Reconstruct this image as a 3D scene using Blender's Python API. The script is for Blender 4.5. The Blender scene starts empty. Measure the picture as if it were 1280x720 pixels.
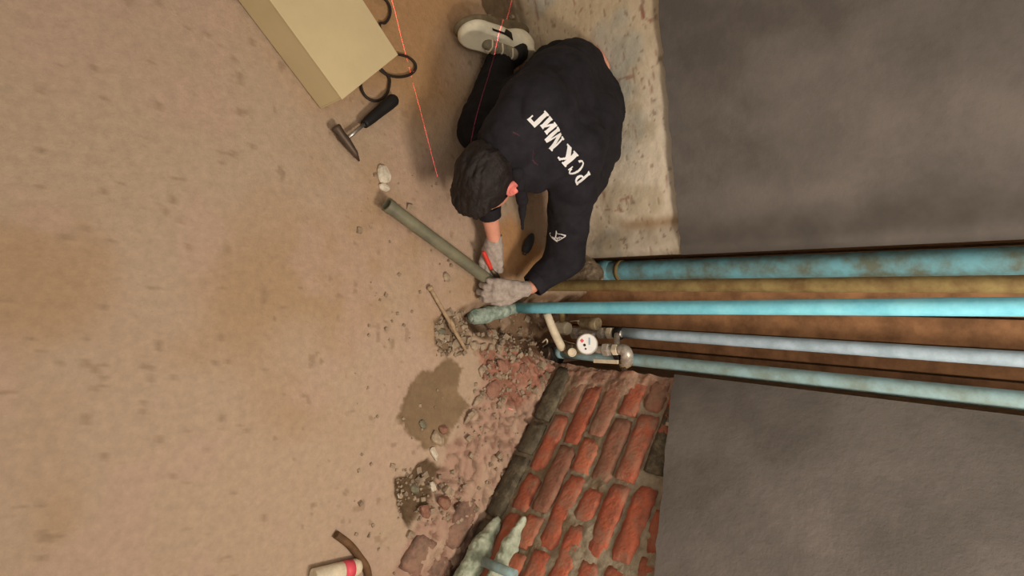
import bpy, bmesh, math, random
import numpy as np
from mathutils import Vector, Matrix
from mathutils.bvhtree import BVHTree
import openvdb

S = bpy.context.scene
C = S.collection
rnd = random.Random(7)
PI = math.pi

# ------------------------------------------------------------------ camera
F, CAMH = 700.0, 1.5
R2 = math.sqrt(0.5)
cam_d = Vector((0, R2, -R2)); cam_r = Vector((0, R2, R2)); cam_u = Vector((-1, 0, 0))
cd = bpy.data.cameras.new('camera'); cam = bpy.data.objects.new('camera', cd); C.objects.link(cam)
cd.sensor_width = 36.0; cd.lens = 36.0 * F / 1280.0; cd.clip_start = 0.02
mw = Matrix((cam_r, cam_u, -cam_d)).transposed().to_4x4(); mw.translation = (0, 0, CAMH)
cam.matrix_world = mw
S.camera = cam

# ------------------------------------------------------------------ world, lights, exposure
S.view_settings.view_transform = 'Standard'; S.view_settings.look = 'None'
S.view_settings.exposure = 0.0; S.view_settings.gamma = 1.0; S.view_settings.use_curve_mapping = False
w = bpy.data.worlds.new('world'); S.world = w; w.use_nodes = True
w.node_tree.nodes['Background'].inputs[0].default_value = (1.0, 0.87, 0.74, 1)
w.node_tree.nodes['Background'].inputs[1].default_value = 0.52

def area(name, loc, target, size, power, col):
    l = bpy.data.lights.new(name, 'AREA'); l.shape = 'DISK'; l.size = size; l.energy = power; l.color = col
    o = bpy.data.objects.new(name, l); C.objects.link(o); o.location = loc
    o.rotation_euler = (Vector(target) - Vector(loc)).to_track_quat('-Z', 'Y').to_euler()
    return o
area('work_lamp', (0.80, 0.85, 2.05), (0.0, 1.2, 0.0), 0.35, 28, (1.0, 0.88, 0.75))
area('fill_lamp', (0.1, 0.3, 2.6), (0.0, 1.7, 0.5), 0.9, 12, (1.0, 0.90, 0.80))  # unseen fill lamp, added to brighten the walls

# ------------------------------------------------------------------ placing helpers
def ray(x, y):
    return cam_d + ((x - 640) / F) * cam_r - ((y - 360) / F) * cam_u
def P(x, y, z=0.0):                     # the point at height z that the photo shows at x, y
    r = ray(x, y); t = (z - CAMH) / r.z
    return Vector((r.x * t, r.y * t, z))
def Q(x, y, Y):                         # the same at distance Y
    r = ray(x, y); t = Y / r.y
    return Vector((r.x * t, Y, CAMH + r.z * t))
def lin(c):
    return [((v / 255 + 0.055) / 1.055) ** 2.4 if v / 255 > 0.04045 else v / 255 / 12.92 for v in c]

def col4(c): return (*lin(c), 1.0)

# ------------------------------------------------------------------ numpy noise
def _h(i, j, k, s):
    n = (i.astype(np.int64) * 374761393 + j.astype(np.int64) * 668265263 + k.astype(np.int64) * 2147483647 + s * 974634777) & 0xffffffff
    n = ((n ^ (n >> 13)) * 1274126177) & 0xffffffff
    n = (n ^ (n >> 16)) & 0xffff
    return n.astype(np.float32) / 32768.0 - 1.0
def noise(x, y, z, scale=1.0, seed=0):
    x = np.asarray(x, np.float32) * scale; y = np.asarray(y, np.float32) * scale; z = np.asarray(z, np.float32) * scale
    x, y, z = np.broadcast_arrays(x, y, z)
    xi, yi, zi = np.floor(x), np.floor(y), np.floor(z)
    fx, fy, fz = x - xi, y - yi, z - zi
    fx = fx * fx * (3 - 2 * fx); fy = fy * fy * (3 - 2 * fy); fz = fz * fz * (3 - 2 * fz)
    xi = xi.astype(np.int32); yi = yi.astype(np.int32); zi = zi.astype(np.int32)
    r = 0
    for a in (0, 1):
        for b in (0, 1):
            for c in (0, 1):
                wt = (fx if a else 1 - fx) * (fy if b else 1 - fy) * (fz if c else 1 - fz)
                r = r + wt * _h(xi + a, yi + b, zi + c, seed)
    return r
def fbm(x, y, z=0.0, scale=1.0, octs=4, seed=0, gain=0.5):
    r, a, tot = 0, 1.0, 0
    for i in range(octs):
        r = r + a * noise(x, y, z, scale * 2.03 ** i, seed + i * 17); tot += a; a *= gain
    return r / tot
def sstep(a, b, v):
    t = np.clip((v - a) / (b - a), 0, 1); return t * t * (3 - 2 * t)

# ------------------------------------------------------------------ materials
def mat(name, c, rough=0.8, metal=0.0, var=0.15, vscale=30, bump=0.0, bscale=60, c2=None, attr=None, spec=0.3, rand=0.0, detail=5, over=None):
    m = bpy.data.materials.new(name); m.use_nodes = True; nt = m.node_tree; N = nt.nodes; L = nt.links
    b = N['Principled BSDF']; b.inputs['Roughness'].default_value = rough; b.inputs['Metallic'].default_value = metal
    b.inputs['Specular IOR Level'].default_value = spec
    tc = N.new('ShaderNodeTexCoord')
    nz = N.new('ShaderNodeTexNoise'); nz.inputs['Scale'].default_value = vscale; nz.inputs['Detail'].default_value = detail
    nz.inputs['Roughness'].default_value = 0.65
    L.new(tc.outputs['Object'], nz.inputs['Vector'])
    if attr:
        at = N.new('ShaderNodeAttribute'); at.attribute_name = attr
        hs = N.new('ShaderNodeHueSaturation'); L.new(at.outputs['Color'], hs.inputs['Color'])
        mr = N.new('ShaderNodeMapRange'); mr.inputs[1].default_value = 0.3; mr.inputs[2].default_value = 0.7
        mr.inputs[3].default_value = 1 - var; mr.inputs[4].default_value = 1 + var
        L.new(nz.outputs['Fac'], mr.inputs[0]); L.new(mr.outputs[0], hs.inputs['Value']); L.new(hs.outputs[0], b.inputs['Base Color'])
    else:
        ca = lin(c)
        cb = lin(c2) if c2 else [v * (1 - 2 * var) for v in ca]
        if not c2: ca = [min(1, v * (1 + var)) for v in ca]
        cr = N.new('ShaderNodeValToRGB'); cr.color_ramp.elements[0].position = 0.36; cr.color_ramp.elements[1].position = 0.62
        cr.color_ramp.elements[0].color = (*cb, 1); cr.color_ramp.elements[1].color = (*ca, 1)
        L.new(nz.outputs['Fac'], cr.inputs[0])
        out = cr.outputs[0]
        if rand:
            oi = N.new('ShaderNodeObjectInfo'); mr = N.new('ShaderNodeMapRange'); mr.inputs[3].default_value = 1 - rand; mr.inputs[4].default_value = 1 + rand
            hs = N.new('ShaderNodeHueSaturation'); L.new(oi.outputs['Random'], mr.inputs[0]); L.new(mr.outputs[0], hs.inputs['Value']); L.new(out, hs.inputs['Color']); out = hs.outputs[0]
        if over:
            n3_ = N.new('ShaderNodeTexNoise'); n3_.inputs['Scale'].default_value = over[1]; n3_.inputs['Detail'].default_value = 6; n3_.inputs['Roughness'].default_value = 0.7
            gm = N.new('ShaderNodeNewGeometry'); L.new(gm.outputs['Position'], n3_.inputs['Vector'])
            mr2 = N.new('ShaderNodeMapRange'); mr2.inputs[1].default_value = over[2]; mr2.inputs[2].default_value = over[3]; mr2.inputs[4].default_value = over[4]
            mx = N.new('ShaderNodeMix'); mx.data_type = 'RGBA'; mx.inputs[7].default_value = col4(over[0])
            L.new(n3_.outputs['Fac'], mr2.inputs[0]); L.new(mr2.outputs[0], mx.inputs[0]); L.new(out, mx.inputs[6]); out = mx.outputs[2]
        L.new(out, b.inputs['Base Color'])
    if bump:
        n2 = N.new('ShaderNodeTexNoise'); n2.inputs['Scale'].default_value = bscale; n2.inputs['Detail'].default_value = 6; n2.inputs['Roughness'].default_value = 0.7
        L.new(tc.outputs['Object'], n2.inputs['Vector'])
        bp = N.new('ShaderNodeBump'); bp.inputs['Strength'].default_value = 1.0; bp.inputs['Distance'].default_value = bump
        L.new(n2.outputs['Fac'], bp.inputs['Height']); L.new(bp.outputs[0], b.inputs['Normal'])
    return m

M = {}
M['floor'] = mat('cement_floor', None, 0.9, attr='Col', var=0.10, vscale=45, bump=0.004, bscale=70)
M['whitewash'] = mat('whitewashed_plaster', None, 0.9, attr='Col', var=0.08, vscale=25, bump=0.003, bscale=50)
M['mortar'] = mat('lime_mortar', None, 0.95, attr='Col', var=0.20, vscale=60, bump=0.006, bscale=90)
M['oldpaint'] = mat('old_grey_paint', (104, 97, 91), 0.85, var=0.14, vscale=3, bump=0.002, bscale=40)
for nm, a, b_ in (('brick_red', (188, 102, 74), (146, 86, 66)), ('brick_orange', (188, 110, 80), (156, 90, 68)), ('brick_brown', (158, 106, 84), (126, 90, 72)),
                  ('brick_dusty', (166, 124, 104), (132, 96, 82)), ('brick_dark', (100, 92, 74), (74, 66, 54)), ('brick_plinth', (150, 114, 96), (104, 84, 72))):
    M[nm] = mat(nm, a, 0.92, c2=b_, vscale=26, bump=0.008, bscale=38, rand=0.10, detail=8, over=((150, 122, 100), 13, 0.46, 0.66, 0.75) if nm != 'brick_dark' else ((146, 132, 106), 22, 0.5, 0.7, 0.6))
M['jacket'] = mat('navy_black_cloth', (36, 34, 38), 0.85, var=0.15, vscale=18, bump=0.0012, bscale=220, spec=0.2, over=((120, 112, 104), 42, 0.70, 0.76, 0.5))
M['trousers'] = mat('black_cloth', (26, 24, 24), 0.9, var=0.18, vscale=25, bump=0.001, bscale=200, spec=0.2)
M['hair'] = mat('dark_brown_hair', (31, 22, 19), 0.6, var=0.25, vscale=60, bump=0.003, bscale=130, spec=0.35)
M['skin'] = mat('skin', (214, 150, 124), 0.55, var=0.06, vscale=30, bump=0.0004, bscale=300)
M['ear'] = mat('ear_skin', (224, 128, 116), 0.5, var=0.06, vscale=50)
M['glove'] = mat('grey_knit', (170, 157, 146), 0.95, var=0.12, vscale=60, bump=0.0015, bscale=400)
M['print'] = mat('white_print', (226, 224, 222), 0.7, var=0.03)
M['shoe'] = mat('white_shoe', (236, 228, 200), 0.6, var=0.07, vscale=20)
M['shoe_sole'] = mat('grubby_sole', (112, 98, 74), 0.8)
M['shoe_grey'] = mat('grey_mesh', (140, 130, 108), 0.85, bump=0.002, bscale=200)
M['black'] = mat('black_rubber', (26, 24, 22), 0.6, var=0.1)
M['blackcable'] = mat('black_cable', (44, 34, 26), 0.6, var=0.1)
M['cream'] = mat('cream_card', (200, 182, 140), 0.8, var=0.03, vscale=6)
M['steel'] = mat('steel', (176, 168, 156), 0.35, metal=0.8, var=0.1)
M['dsteel'] = mat('dark_steel', (88, 74, 62), 0.5, metal=0.5)
M['brass'] = mat('dirty_brass', (150, 134, 104), 0.55, metal=0.35, var=0.2, vscale=50)
M['chrome'] = mat('dull_nickel', (196, 186, 172), 0.4, metal=0.45, var=0.15, vscale=70)
M['offwhite'] = mat('offwhite_plastic', (214, 200, 172), 0.5, var=0.08)
M['white'] = mat('white_plastic', (232, 230, 224), 0.4, var=0.03)
M['red'] = mat('red_plastic', (214, 62, 46), 0.5, var=0.05)
M['redmark'] = mat('red_mark', (222, 84, 96), 0.5, var=0.02)
M['cyan'] = mat('cyan_paint', (134, 212, 228), 0.45, c2=(110, 190, 210), vscale=14, bump=0.0008, bscale=60)
M['teal'] = mat('dirty_teal_paint', (108, 164, 176), 0.6, c2=(98, 106, 92), vscale=12, bump=0.001, bscale=60)
M['greyblue'] = mat('grey_blue_paint', (172, 190, 202), 0.5, c2=(146, 164, 174), vscale=20)
M['greyteal'] = mat('grey_teal_paint', (142, 172, 176), 0.6, c2=(122, 138, 130), vscale=16)
M['ochre'] = mat('ochre_rust', (142, 124, 78), 0.7, c2=(112, 88, 54), vscale=16, bump=0.001, bscale=60)
M['olive'] = mat('olive_plastic_pipe', (124, 120, 96), 0.5, c2=(98, 96, 80), vscale=12, bump=0.0005, bscale=50)
M['plastercoat'] = mat('turquoise_stained_plaster', (176, 188, 172), 0.9, c2=(112, 132, 120), vscale=30, bump=0.004, bscale=60)
M['palecoat'] = mat('pale_mint_plaster', (188, 194, 172), 0.9, c2=(138, 148, 126), vscale=24, bump=0.006, bscale=55)
M['wood'] = mat('brown_board', (182, 134, 94), 0.8, c2=(136, 98, 68), vscale=12, bump=0.002, bscale=30, rand=0.25)
M['stone'] = mat('mortar_stone', (176, 156, 130), 0.95, c2=(136, 118, 98), vscale=40, bump=0.004, bscale=80, rand=0.12)
M['whitestone'] = mat('whitewash_chip', (222, 212, 192), 0.95, c2=(184, 170, 148), vscale=40, bump=0.003, bscale=80)
M['redstone'] = mat('brick_chip', (158, 116, 96), 0.95, c2=(128, 90, 74), vscale=40, bump=0.004, bscale=80, rand=0.12)
M['greystone'] = mat('grey_chip', (128, 122, 100), 0.95, c2=(96, 92, 76), vscale=40, bump=0.004, bscale=80, rand=0.12)
M['rod'] = mat('cement_stained_rod', (176, 152, 120), 0.8, c2=(150, 126, 98), vscale=50)
M['dark_oval'] = mat('slate_rubber', (54, 54, 58), 0.6)

# ------------------------------------------------------------------ mesh helpers
def link(name, verts, faces, m, parent=None, smooth=True, cols=None):
    me = bpy.data.meshes.new(name)
    V = np.asarray(verts, np.float32).reshape(-1, 3)
    if isinstance(faces, np.ndarray):
        k = faces.shape[1]; nf = len(faces)
        me.vertices.add(len(V)); me.vertices.foreach_set('co', V.ravel())
        me.loops.add(nf * k); me.loops.foreach_set('vertex_index', faces.astype(np.int32).ravel())
        me.polygons.add(nf); me.polygons.foreach_set('loop_start', np.arange(0, nf * k, k, dtype=np.int32))
        me.update(calc_edges=True)
    else:
        me.from_pydata([tuple(v) for v in V], [], [tuple(f) for f in faces])
    if smooth: me.polygons.foreach_set('use_smooth', np.ones(len(me.polygons), bool))
    if cols is not None:
        a = me.color_attributes.new('Col', 'FLOAT_COLOR', 'POINT')
        c = np.ones((len(V), 4), np.float32); c[:, :3] = cols; a.data.foreach_set('color', c.ravel())
    me.validate(); me.update()
    if m: me.materials.append(m if not isinstance(m, str) else M[m])
    o = bpy.data.objects.new(name, me); C.objects.link(o)
    if parent: o.parent = parent
    return o
def tag(o, label=None, cat=None, group=None, kind=None):
    if label: o['label'] = label
    if cat: o['category'] = cat
    if group: o['group'] = group
    if kind: o['kind'] = kind
    return o
def thing(name, label, cat, group=None, loc=(0, 0, 0)):
    o = bpy.data.objects.new(name, None); C.objects.link(o); o.empty_display_size = 0.05; o.location = loc
    return tag(o, label, cat, group)
def centre(o):                                     # origin to the mesh's middle, so object coordinates stay with it
    me = o.data; n = len(me.vertices); co = np.empty(n * 3, np.float32); me.vertices.foreach_get('co', co); co = co.reshape(-1, 3)
    c = (co.min(0) + co.max(0)) / 2; me.vertices.foreach_set('co', (co - c).ravel()); me.update(); o.location = Vector(c.tolist()) + o.location
    return o
def frame(d):
    d = Vector(d).normalized(); a = Vector((0, 0, 1)) if abs(d.z) < 0.9 else Vector((1, 0, 0))
    u = d.cross(a).normalized(); return u, d.cross(u).normalized()
def tube(name, pts, r, m, parent=None, n=14, cap=True, sub=1, wob=0.0, smooth=True, closed=False):
    pts = [Vector(p) for p in pts]
    rs = list(r) if hasattr(r, '__len__') else [r] * len(pts)
    if sub > 1:                                    # catmull-rom
        q, qr = [], []
        for i in range(len(pts) - 1):
            p0, p1, p2, p3 = pts[max(i - 1, 0)], pts[i], pts[i + 1], pts[min(i + 2, len(pts) - 1)]
            for k in range(sub):
                t = k / sub
                q.append(0.5 * ((2 * p1) + (p2 - p0) * t + (2 * p0 - 5 * p1 + 4 * p2 - p3) * t * t + (3 * p1 - p0 - 3 * p2 + p3) * t ** 3))
                qr.append(rs[i] * (1 - t) + rs[i + 1] * t)
        q.append(pts[-1]); qr.append(rs[-1]); pts, rs = q, qr
    V, Fc = [], []
    u = None
    for i, p in enumerate(pts):
        d = (pts[min(i + 1, len(pts) - 1)] - pts[max(i - 1, 0)]).normalized()
        if u is None: u, _ = frame(d)
        u = (u - d * u.dot(d)).normalized(); v = d.cross(u)
        for k in range(n):
            a = 2 * PI * k / n
            rr = rs[i] * (1 + wob * (rnd.random() - 0.5))
            V.append(p + (u * math.cos(a) + v * math.sin(a)) * rr)
    for i in range(len(pts) - 1):
        for k in range(n):
            Fc.append((i * n + k, i * n + (k + 1) % n, (i + 1) * n + (k + 1) % n, (i + 1) * n + k))
    if cap:
        Fc.append(tuple(range(n - 1, -1, -1))); Fc.append(tuple(range((len(pts) - 1) * n, len(pts) * n)))
    o = link(name, V, Fc, m, parent, smooth)
    if smooth and cap:
        o.data.polygons[-1].use_smooth = False; o.data.polygons[-2].use_smooth = False
    return o
def hollow(name, a, b, r, ri, m, parent=None, n=24, segs=8):
    a, b = Vector(a), Vector(b); u, v = frame(b - a); V, Fc = [], []
    prof = [(0, r)] + [(i / segs, r * (1 + 0.015 * (rnd.random() - .5))) for i in range(1, segs)] + [(1, r), (1, ri), (0, ri)]
    for t, rr in prof:
        for k in range(n):
            an = 2 * PI * k / n; V.append(a.lerp(b, t) + (u * math.cos(an) + v * math.sin(an)) * rr)
    L = len(prof)
    for i in range(L):
        j = (i + 1) % L
        for k in range(n): Fc.append((i * n + k, i * n + (k + 1) % n, j * n + (k + 1) % n, j * n + k))
    o = link(name, V, Fc, m, parent, True)
    md = o.modifiers.new('e', 'EDGE_SPLIT'); md.split_angle = 0.7
    return o
def lathe(name, c, axis, prof, m, parent=None, n=28, smooth=True):
    c = Vector(c); ax = Vector(axis).normalized(); u, v = frame(ax); V, Fc = [], []
    for r, h in prof:
        for k in range(n):
            an = 2 * PI * k / n; V.append(c + ax * h + (u * math.cos(an) + v * math.sin(an)) * r)
    for i in range(len(prof) - 1):
        for k in range(n): Fc.append((i * n + k, i * n + (k + 1) % n, (i + 1) * n + (k + 1) % n, (i + 1) * n + k))
    Fc.append(tuple(range(n - 1, -1, -1))); Fc.append(tuple(range((len(prof) - 1) * n, len(prof) * n)))
    o = link(name, V, Fc, m, parent, smooth)
    if smooth: md = o.modifiers.new('e', 'EDGE_SPLIT'); md.split_angle = 0.6
    return o
def box(name, c, ax, ay, az, sz, m, parent=None, bev=0.002):
    bm = bmesh.new(); bmesh.ops.create_cube(bm, size=1)
    bmesh.ops.scale(bm, vec=sz, verts=bm.verts)
    if bev: bmesh.ops.bevel(bm, geom=list(bm.edges), offset=bev, segments=2, affect='EDGES', profile=0.5)
    R = Matrix((Vector(ax), Vector(ay), Vector(az))).transposed().to_4x4(); R.translation = Vector(c)
    bm.transform(R); bmesh.ops.recalc_face_normals(bm, faces=bm.faces)
    me = bpy.data.meshes.new(name); bm.to_mesh(me); bm.free(); me.materials.append(M[m])
    o = bpy.data.objects.new(name, me); C.objects.link(o)
    if parent: o.parent = parent
    return o

# ------------------------------------------------------------------ signed-distance modelling
def vox(name, fn, lo, hi, h, m, parent=None, smooth_it=0):
    lo = np.array(lo, np.float32); hi = np.array(hi, np.float32)
    n = np.ceil((hi - lo) / h).astype(int) + 1
    ax = [lo[i] + h * np.arange(n[i], dtype=np.float32) for i in range(3)]
    X, Y, Z = np.meshgrid(*ax, indexing='ij', sparse=True)
    d = np.broadcast_to(fn(X, Y, Z), tuple(n)).astype(np.float32)
    d = np.clip(d, -3 * h, 3 * h)
    g = openvdb.FloatGrid(3 * h); g.copyFromArray(np.ascontiguousarray(d))
    pts, quads = g.convertToQuads(0.0)
    pts = pts * h + lo
    a_, b_, c_ = pts[quads[:, 0]], pts[quads[:, 1]], pts[quads[:, 2]]; m0 = pts.mean(0)
    if np.einsum('ij,ij->i', np.cross(b_ - a_, c_ - a_), a_ - m0).sum() < 0: quads = quads[:, ::-1]
    if smooth_it:
        for _ in range(smooth_it):
            acc = np.zeros_like(pts); cnt = np.zeros(len(pts), np.float32)
            for a in range(4):
                i, j = quads[:, a], quads[:, (a + 1) % 4]
                np.add.at(acc, i, pts[j]); np.add.at(acc, j, pts[i]); np.add.at(cnt, i, 1); np.add.at(cnt, j, 1)
            pts = 0.5 * pts + 0.5 * acc / cnt[:, None]
    return link(name, pts, np.ascontiguousarray(quads), m, parent)
def rc(X, Y, Z, a, b, ra, rb):                       # tapered capsule
    ba = [b[i] - a[i] for i in range(3)]; l2 = sum(v * v for v in ba) + 1e-12
    t = np.clip(((X - a[0]) * ba[0] + (Y - a[1]) * ba[1] + (Z - a[2]) * ba[2]) / l2, 0, 1)
    return np.sqrt((X - a[0] - t * ba[0]) ** 2 + (Y - a[1] - t * ba[1]) ** 2 + (Z - a[2] - t * ba[2]) ** 2) - (ra + (rb - ra) * t)
def ell(X, Y, Z, c, axes, r):                        # ellipsoid with its own axes
    q = [((X - c[0]) * a[0] + (Y - c[1]) * a[1] + (Z - c[2]) * a[2]) / rr for a, rr in zip(axes, r)]
    k = np.sqrt(q[0] ** 2 + q[1] ** 2 + q[2] ** 2)
    return (k - 1) * min(r)
def rbox(X, Y, Z, c, axes, hs, rad):
    q = [np.abs((X - c[0]) * a[0] + (Y - c[1]) * a[1] + (Z - c[2]) * a[2]) - (hh - rad) for a, hh in zip(axes, hs)]
    return np.sqrt(np.maximum(q[0], 0) ** 2 + np.maximum(q[1], 0) ** 2 + np.maximum(q[2], 0) ** 2) + np.minimum(np.maximum(q[0], np.maximum(q[1], q[2])), 0) - rad
def smin(a, b, k):
    h = np.clip(0.5 + 0.5 * (b - a) / k, 0, 1); return b + (a - b) * h - k * h * (1 - h)

# ------------------------------------------------------------------ the floor
def pxpoly(pts, z=0.0): return np.array([P(x, y, z).xy[:] for x, y in pts], np.float32)
def polysd(x, y, poly):                              # signed distance to a polygon on the floor, negative inside
    d = np.full(np.broadcast(x, y).shape, 1e9, np.float32); s = np.ones_like(d)
    n = len(poly)
    for i in range(n):
        a, b = poly[i], poly[(i - 1) % n]
        ex, ey = b[0] - a[0], b[1] - a[1]; wx, wy = x - a[0], y - a[1]
        t = np.clip((wx * ex + wy * ey) / (ex * ex + ey * ey + 1e-12), 0, 1)
        d = np.minimum(d, (wx - ex * t) ** 2 + (wy - ey * t) ** 2)
        c1 = y >= a[1]; c2 = y < b[1]; c3 = ex * wy > ey * wx
        s = np.where((c1 & c2 & c3) | (~c1 & ~c2 & ~c3), -s, s)
    return s * np.sqrt(d)
WL = lambda x: 1.526 + 0.278 * (x + 1.10)            # left wall: Y at X
WR = lambda x: 1.648 - 0.838 * (x - 0.425)           # right wall
pit = pxpoly([(570, 386), (592, 374), (640, 366), (760, 366), (800, 410), (780, 452), (700, 452), (640, 440), (600, 424), (576, 412)])
polys = {
 'damp': pxpoly([(500, 520), (515, 474), (528, 462), (540, 466), (552, 452), (566, 448), (578, 462), (572, 490), (588, 505), (568, 535), (556, 560), (530, 562), (512, 545)]),
 'crater': pxpoly([(492, 598), (515, 590), (535, 570), (556, 585), (575, 620), (590, 640), (565, 640), (530, 640), (512, 662), (497, 640)]),
 'plinth': pxpoly([(606, 452), (640, 440), (700, 440), (690, 500), (575, 760), (470, 760), (513, 664), (548, 612), (556, 560), (592, 500)]),
 'hole': pxpoly([(543, 402), (560, 386), (572, 398), (586, 415), (592, 430), (572, 438), (560, 446), (545, 430)]),
 'dust': pxpoly([(590, 428), (650, 425), (695, 440), (690, 470), (655, 500), (640, 515), (615, 500), (600, 460)]),
 'clay': pxpoly([(612, 280), (640, 262), (672, 300), (705, 325), (690, 352), (650, 350), (606, 350)]),
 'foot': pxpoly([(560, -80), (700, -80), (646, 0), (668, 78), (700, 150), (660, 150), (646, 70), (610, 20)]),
 'top_falloff_stain': pxpoly([(380, -60), (620, -60), (600, 10), (560, 60), (570, 130), (530, 170), (470, 120), (400, 120)]),
}
xs = np.concatenate([np.arange(-3.2, -1.3, 0.08), np.arange(-1.3, 1.3, 0.0065), np.arange(1.3, 3.2, 0.08)]).astype(np.float32)
ys = np.concatenate([np.arange(-1.6, 0.1, 0.06), np.arange(0.1, 0.6, 0.015), np.arange(0.6, 2.16, 0.0065)]).astype(np.float32)
GX, GY = np.meshgrid(xs, ys, indexing='ij')
n1 = fbm(GX, GY, 0, 14, 4, 3); n2 = fbm(GX, GY, 0, 60, 3, 9); n3 = fbm(GX, GY, 0, 3, 3, 21); nf = fbm(GX, GY, 0, 150, 2, 33)
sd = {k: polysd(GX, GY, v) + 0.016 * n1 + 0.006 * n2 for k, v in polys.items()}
ps = polysd(GX, GY, pit) + 0.012 * n1
H = 0.0025 * n1 + 0.004 * n3 + 0.0006 * nf
H = H - 0.11 * sstep(0.0, -0.09, ps) + 0.018 * n1 * sstep(0.01, -0.03, ps)
H = H - 0.022 * sstep(0.005, -0.02, sd['hole']) + 0.010 * (n2 + n1) * sstep(0.0, -0.02, sd['hole'])
H = H - 0.030 * sstep(0.005, -0.03, sd['crater']) + 0.014 * (n2 + n1) * sstep(0.0, -0.02, sd['crater'])
rr_ = np.abs(fbm(GX, GY, 0, 26, 3, 71))
pl = sstep(0.01, -0.05, sd['plinth']) * sstep(-0.03, 0.02, ps)
H = H + pl * (0.022 + 0.016 * (0.35 - rr_) + 0.010 * n1 + 0.006 * n2)
du = sstep(0.01, -0.03, sd['dust'])
H = H + du * (0.012 * n2 + 0.010 * n1)
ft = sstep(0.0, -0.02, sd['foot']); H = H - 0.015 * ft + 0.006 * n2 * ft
H = H - 0.006 * sstep(0, -0.02, sd['damp'])
def mixc(a, c, m): return a * (1 - m[..., None]) + np.array(lin(c), np.float32) * m[..., None]
colr = np.broadcast_to(np.array(lin((174, 151, 127)), np.float32), GX.shape + (3,)).copy()
colr = mixc(colr, (166, 138, 108), sstep(-0.15, 0.5, n3))
colr = mixc(colr, (178, 150, 130), 0.6 * sstep(0.0, 0.5, fbm(GX, GY, 0, 7, 3, 55)))
speck = fbm(GX, GY, 0, 38, 2, 81)
colr = mixc(colr, (140, 116, 92), 0.6 * sstep(0.56, 0.68, speck))
colr = mixc(colr, (168, 128, 84), 0.85 * sstep(0.1, -0.12, sd['top_falloff_stain']))  # warm lamp falloff painted into the floor colour, with some yellowish staining
sd['damp'] = sd['damp'] + 0.010 * n2; colr = mixc(colr, (126, 104, 78), sstep(0.007, -0.007, sd['damp'])); colr = mixc(colr, (142, 118, 90), 0.5 * sstep(0.0, 0.4, n1) * sstep(0.006, -0.006, sd['damp']))
colr = mixc(colr, (112, 90, 66), 0.8 * sstep(0.006, -0.01, sd['hole']))
colr = mixc(colr, (98, 78, 56), sstep(0.006, -0.01, sd['crater']))
colr = mixc(colr, (168, 136, 116), sstep(0.006, -0.01, sd['plinth']))
colr = mixc(colr, (128, 96, 80), 0.8 * sstep(0.25, 0.5, rr_) * sstep(0.006, -0.01, sd['plinth']))
vein = 1 - np.abs(fbm(GX, GY, 0, 11, 3, 101)) * 9
H = H - 0.012 * sstep(0.2, 0.9, vein) * pl
colr = mixc(colr, (104, 84, 66), 0.75 * sstep(0.2, 0.9, vein) * sstep(0.0, -0.02, sd['plinth']))
colr = mixc(colr, (182, 156, 132), 0.6 * sstep(0.1, 0.4, n1) * sstep(0.006, -0.01, sd['plinth']))
colr = mixc(colr, (128, 102, 78), sstep(0.006, -0.02, ps))
colr = mixc(colr, (162, 138, 116), sstep(0.0, -0.03, ps) * sstep(0.0, 0.3, n1))
colr = mixc(colr, (140, 88, 68), 0.8 * du * sstep(-0.25, 0.1, n1))
colr = mixc(colr, (178, 124, 104), 0.6 * du * sstep(0.1, 0.4, n2))
colr = mixc(colr, (176, 128, 80), 0.8 * sstep(0.02, -0.05, sd['clay']))
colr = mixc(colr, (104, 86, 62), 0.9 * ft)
keep = (GY[:-1, :-1] < WL(GX[:-1, :-1]) + 0.45)
nX, nY = len(xs), len(ys)
idx = np.arange(nX * nY).reshape(nX, nY)
quads = np.stack([idx[:-1, :-1], idx[1:, :-1], idx[1:, 1:], idx[:-1, 1:]], -1).reshape(-1, 4)
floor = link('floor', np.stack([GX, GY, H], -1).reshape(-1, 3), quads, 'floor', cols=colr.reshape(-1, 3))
tag(floor, 'bare beige cement floor with damp patch and broken pit', kind='structure')
def floor_z(x, y):
    i = min(max(int(np.searchsorted(xs, x)), 0), nX - 1); j = min(max(int(np.searchsorted(ys, y)), 0), nY - 1)
    return float(H[i, j])

# ------------------------------------------------------------------ walls
def wallgrid(name, o, dx, nrm, slen, zs, fn, m, s0=0.0, step=0.006, kind='structure', label=None, base=None):
    ss = np.arange(s0, slen, step, dtype=np.float32); zz = np.asarray(zs, np.float32)
    Sg, Zg = np.meshgrid(ss, zz, indexing='ij')
    dep, cc = fn(Sg, Zg)
    V = np.stack([o[0] + dx[0] * Sg + nrm[0] * dep, o[1] + dx[1] * Sg + nrm[1] * dep, Zg], -1).reshape(-1, 3)
    id_ = np.arange(V.shape[0]).reshape(Sg.shape)
    q = np.stack([id_[:-1, :-1], id_[:-1, 1:], id_[1:, 1:], id_[1:, :-1]], -1).reshape(-1, 4)
    if (Vector((dx[0], dx[1], 0)).cross(Vector((0, 0, 1)))).dot(Vector((nrm[0], nrm[1], 0))) > 0: q = q[:, ::-1]
    ob = link(name, V, np.ascontiguousarray(q), m, cols=cc.reshape(-1, 3))
    return tag(ob, label, kind=kind)
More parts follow.
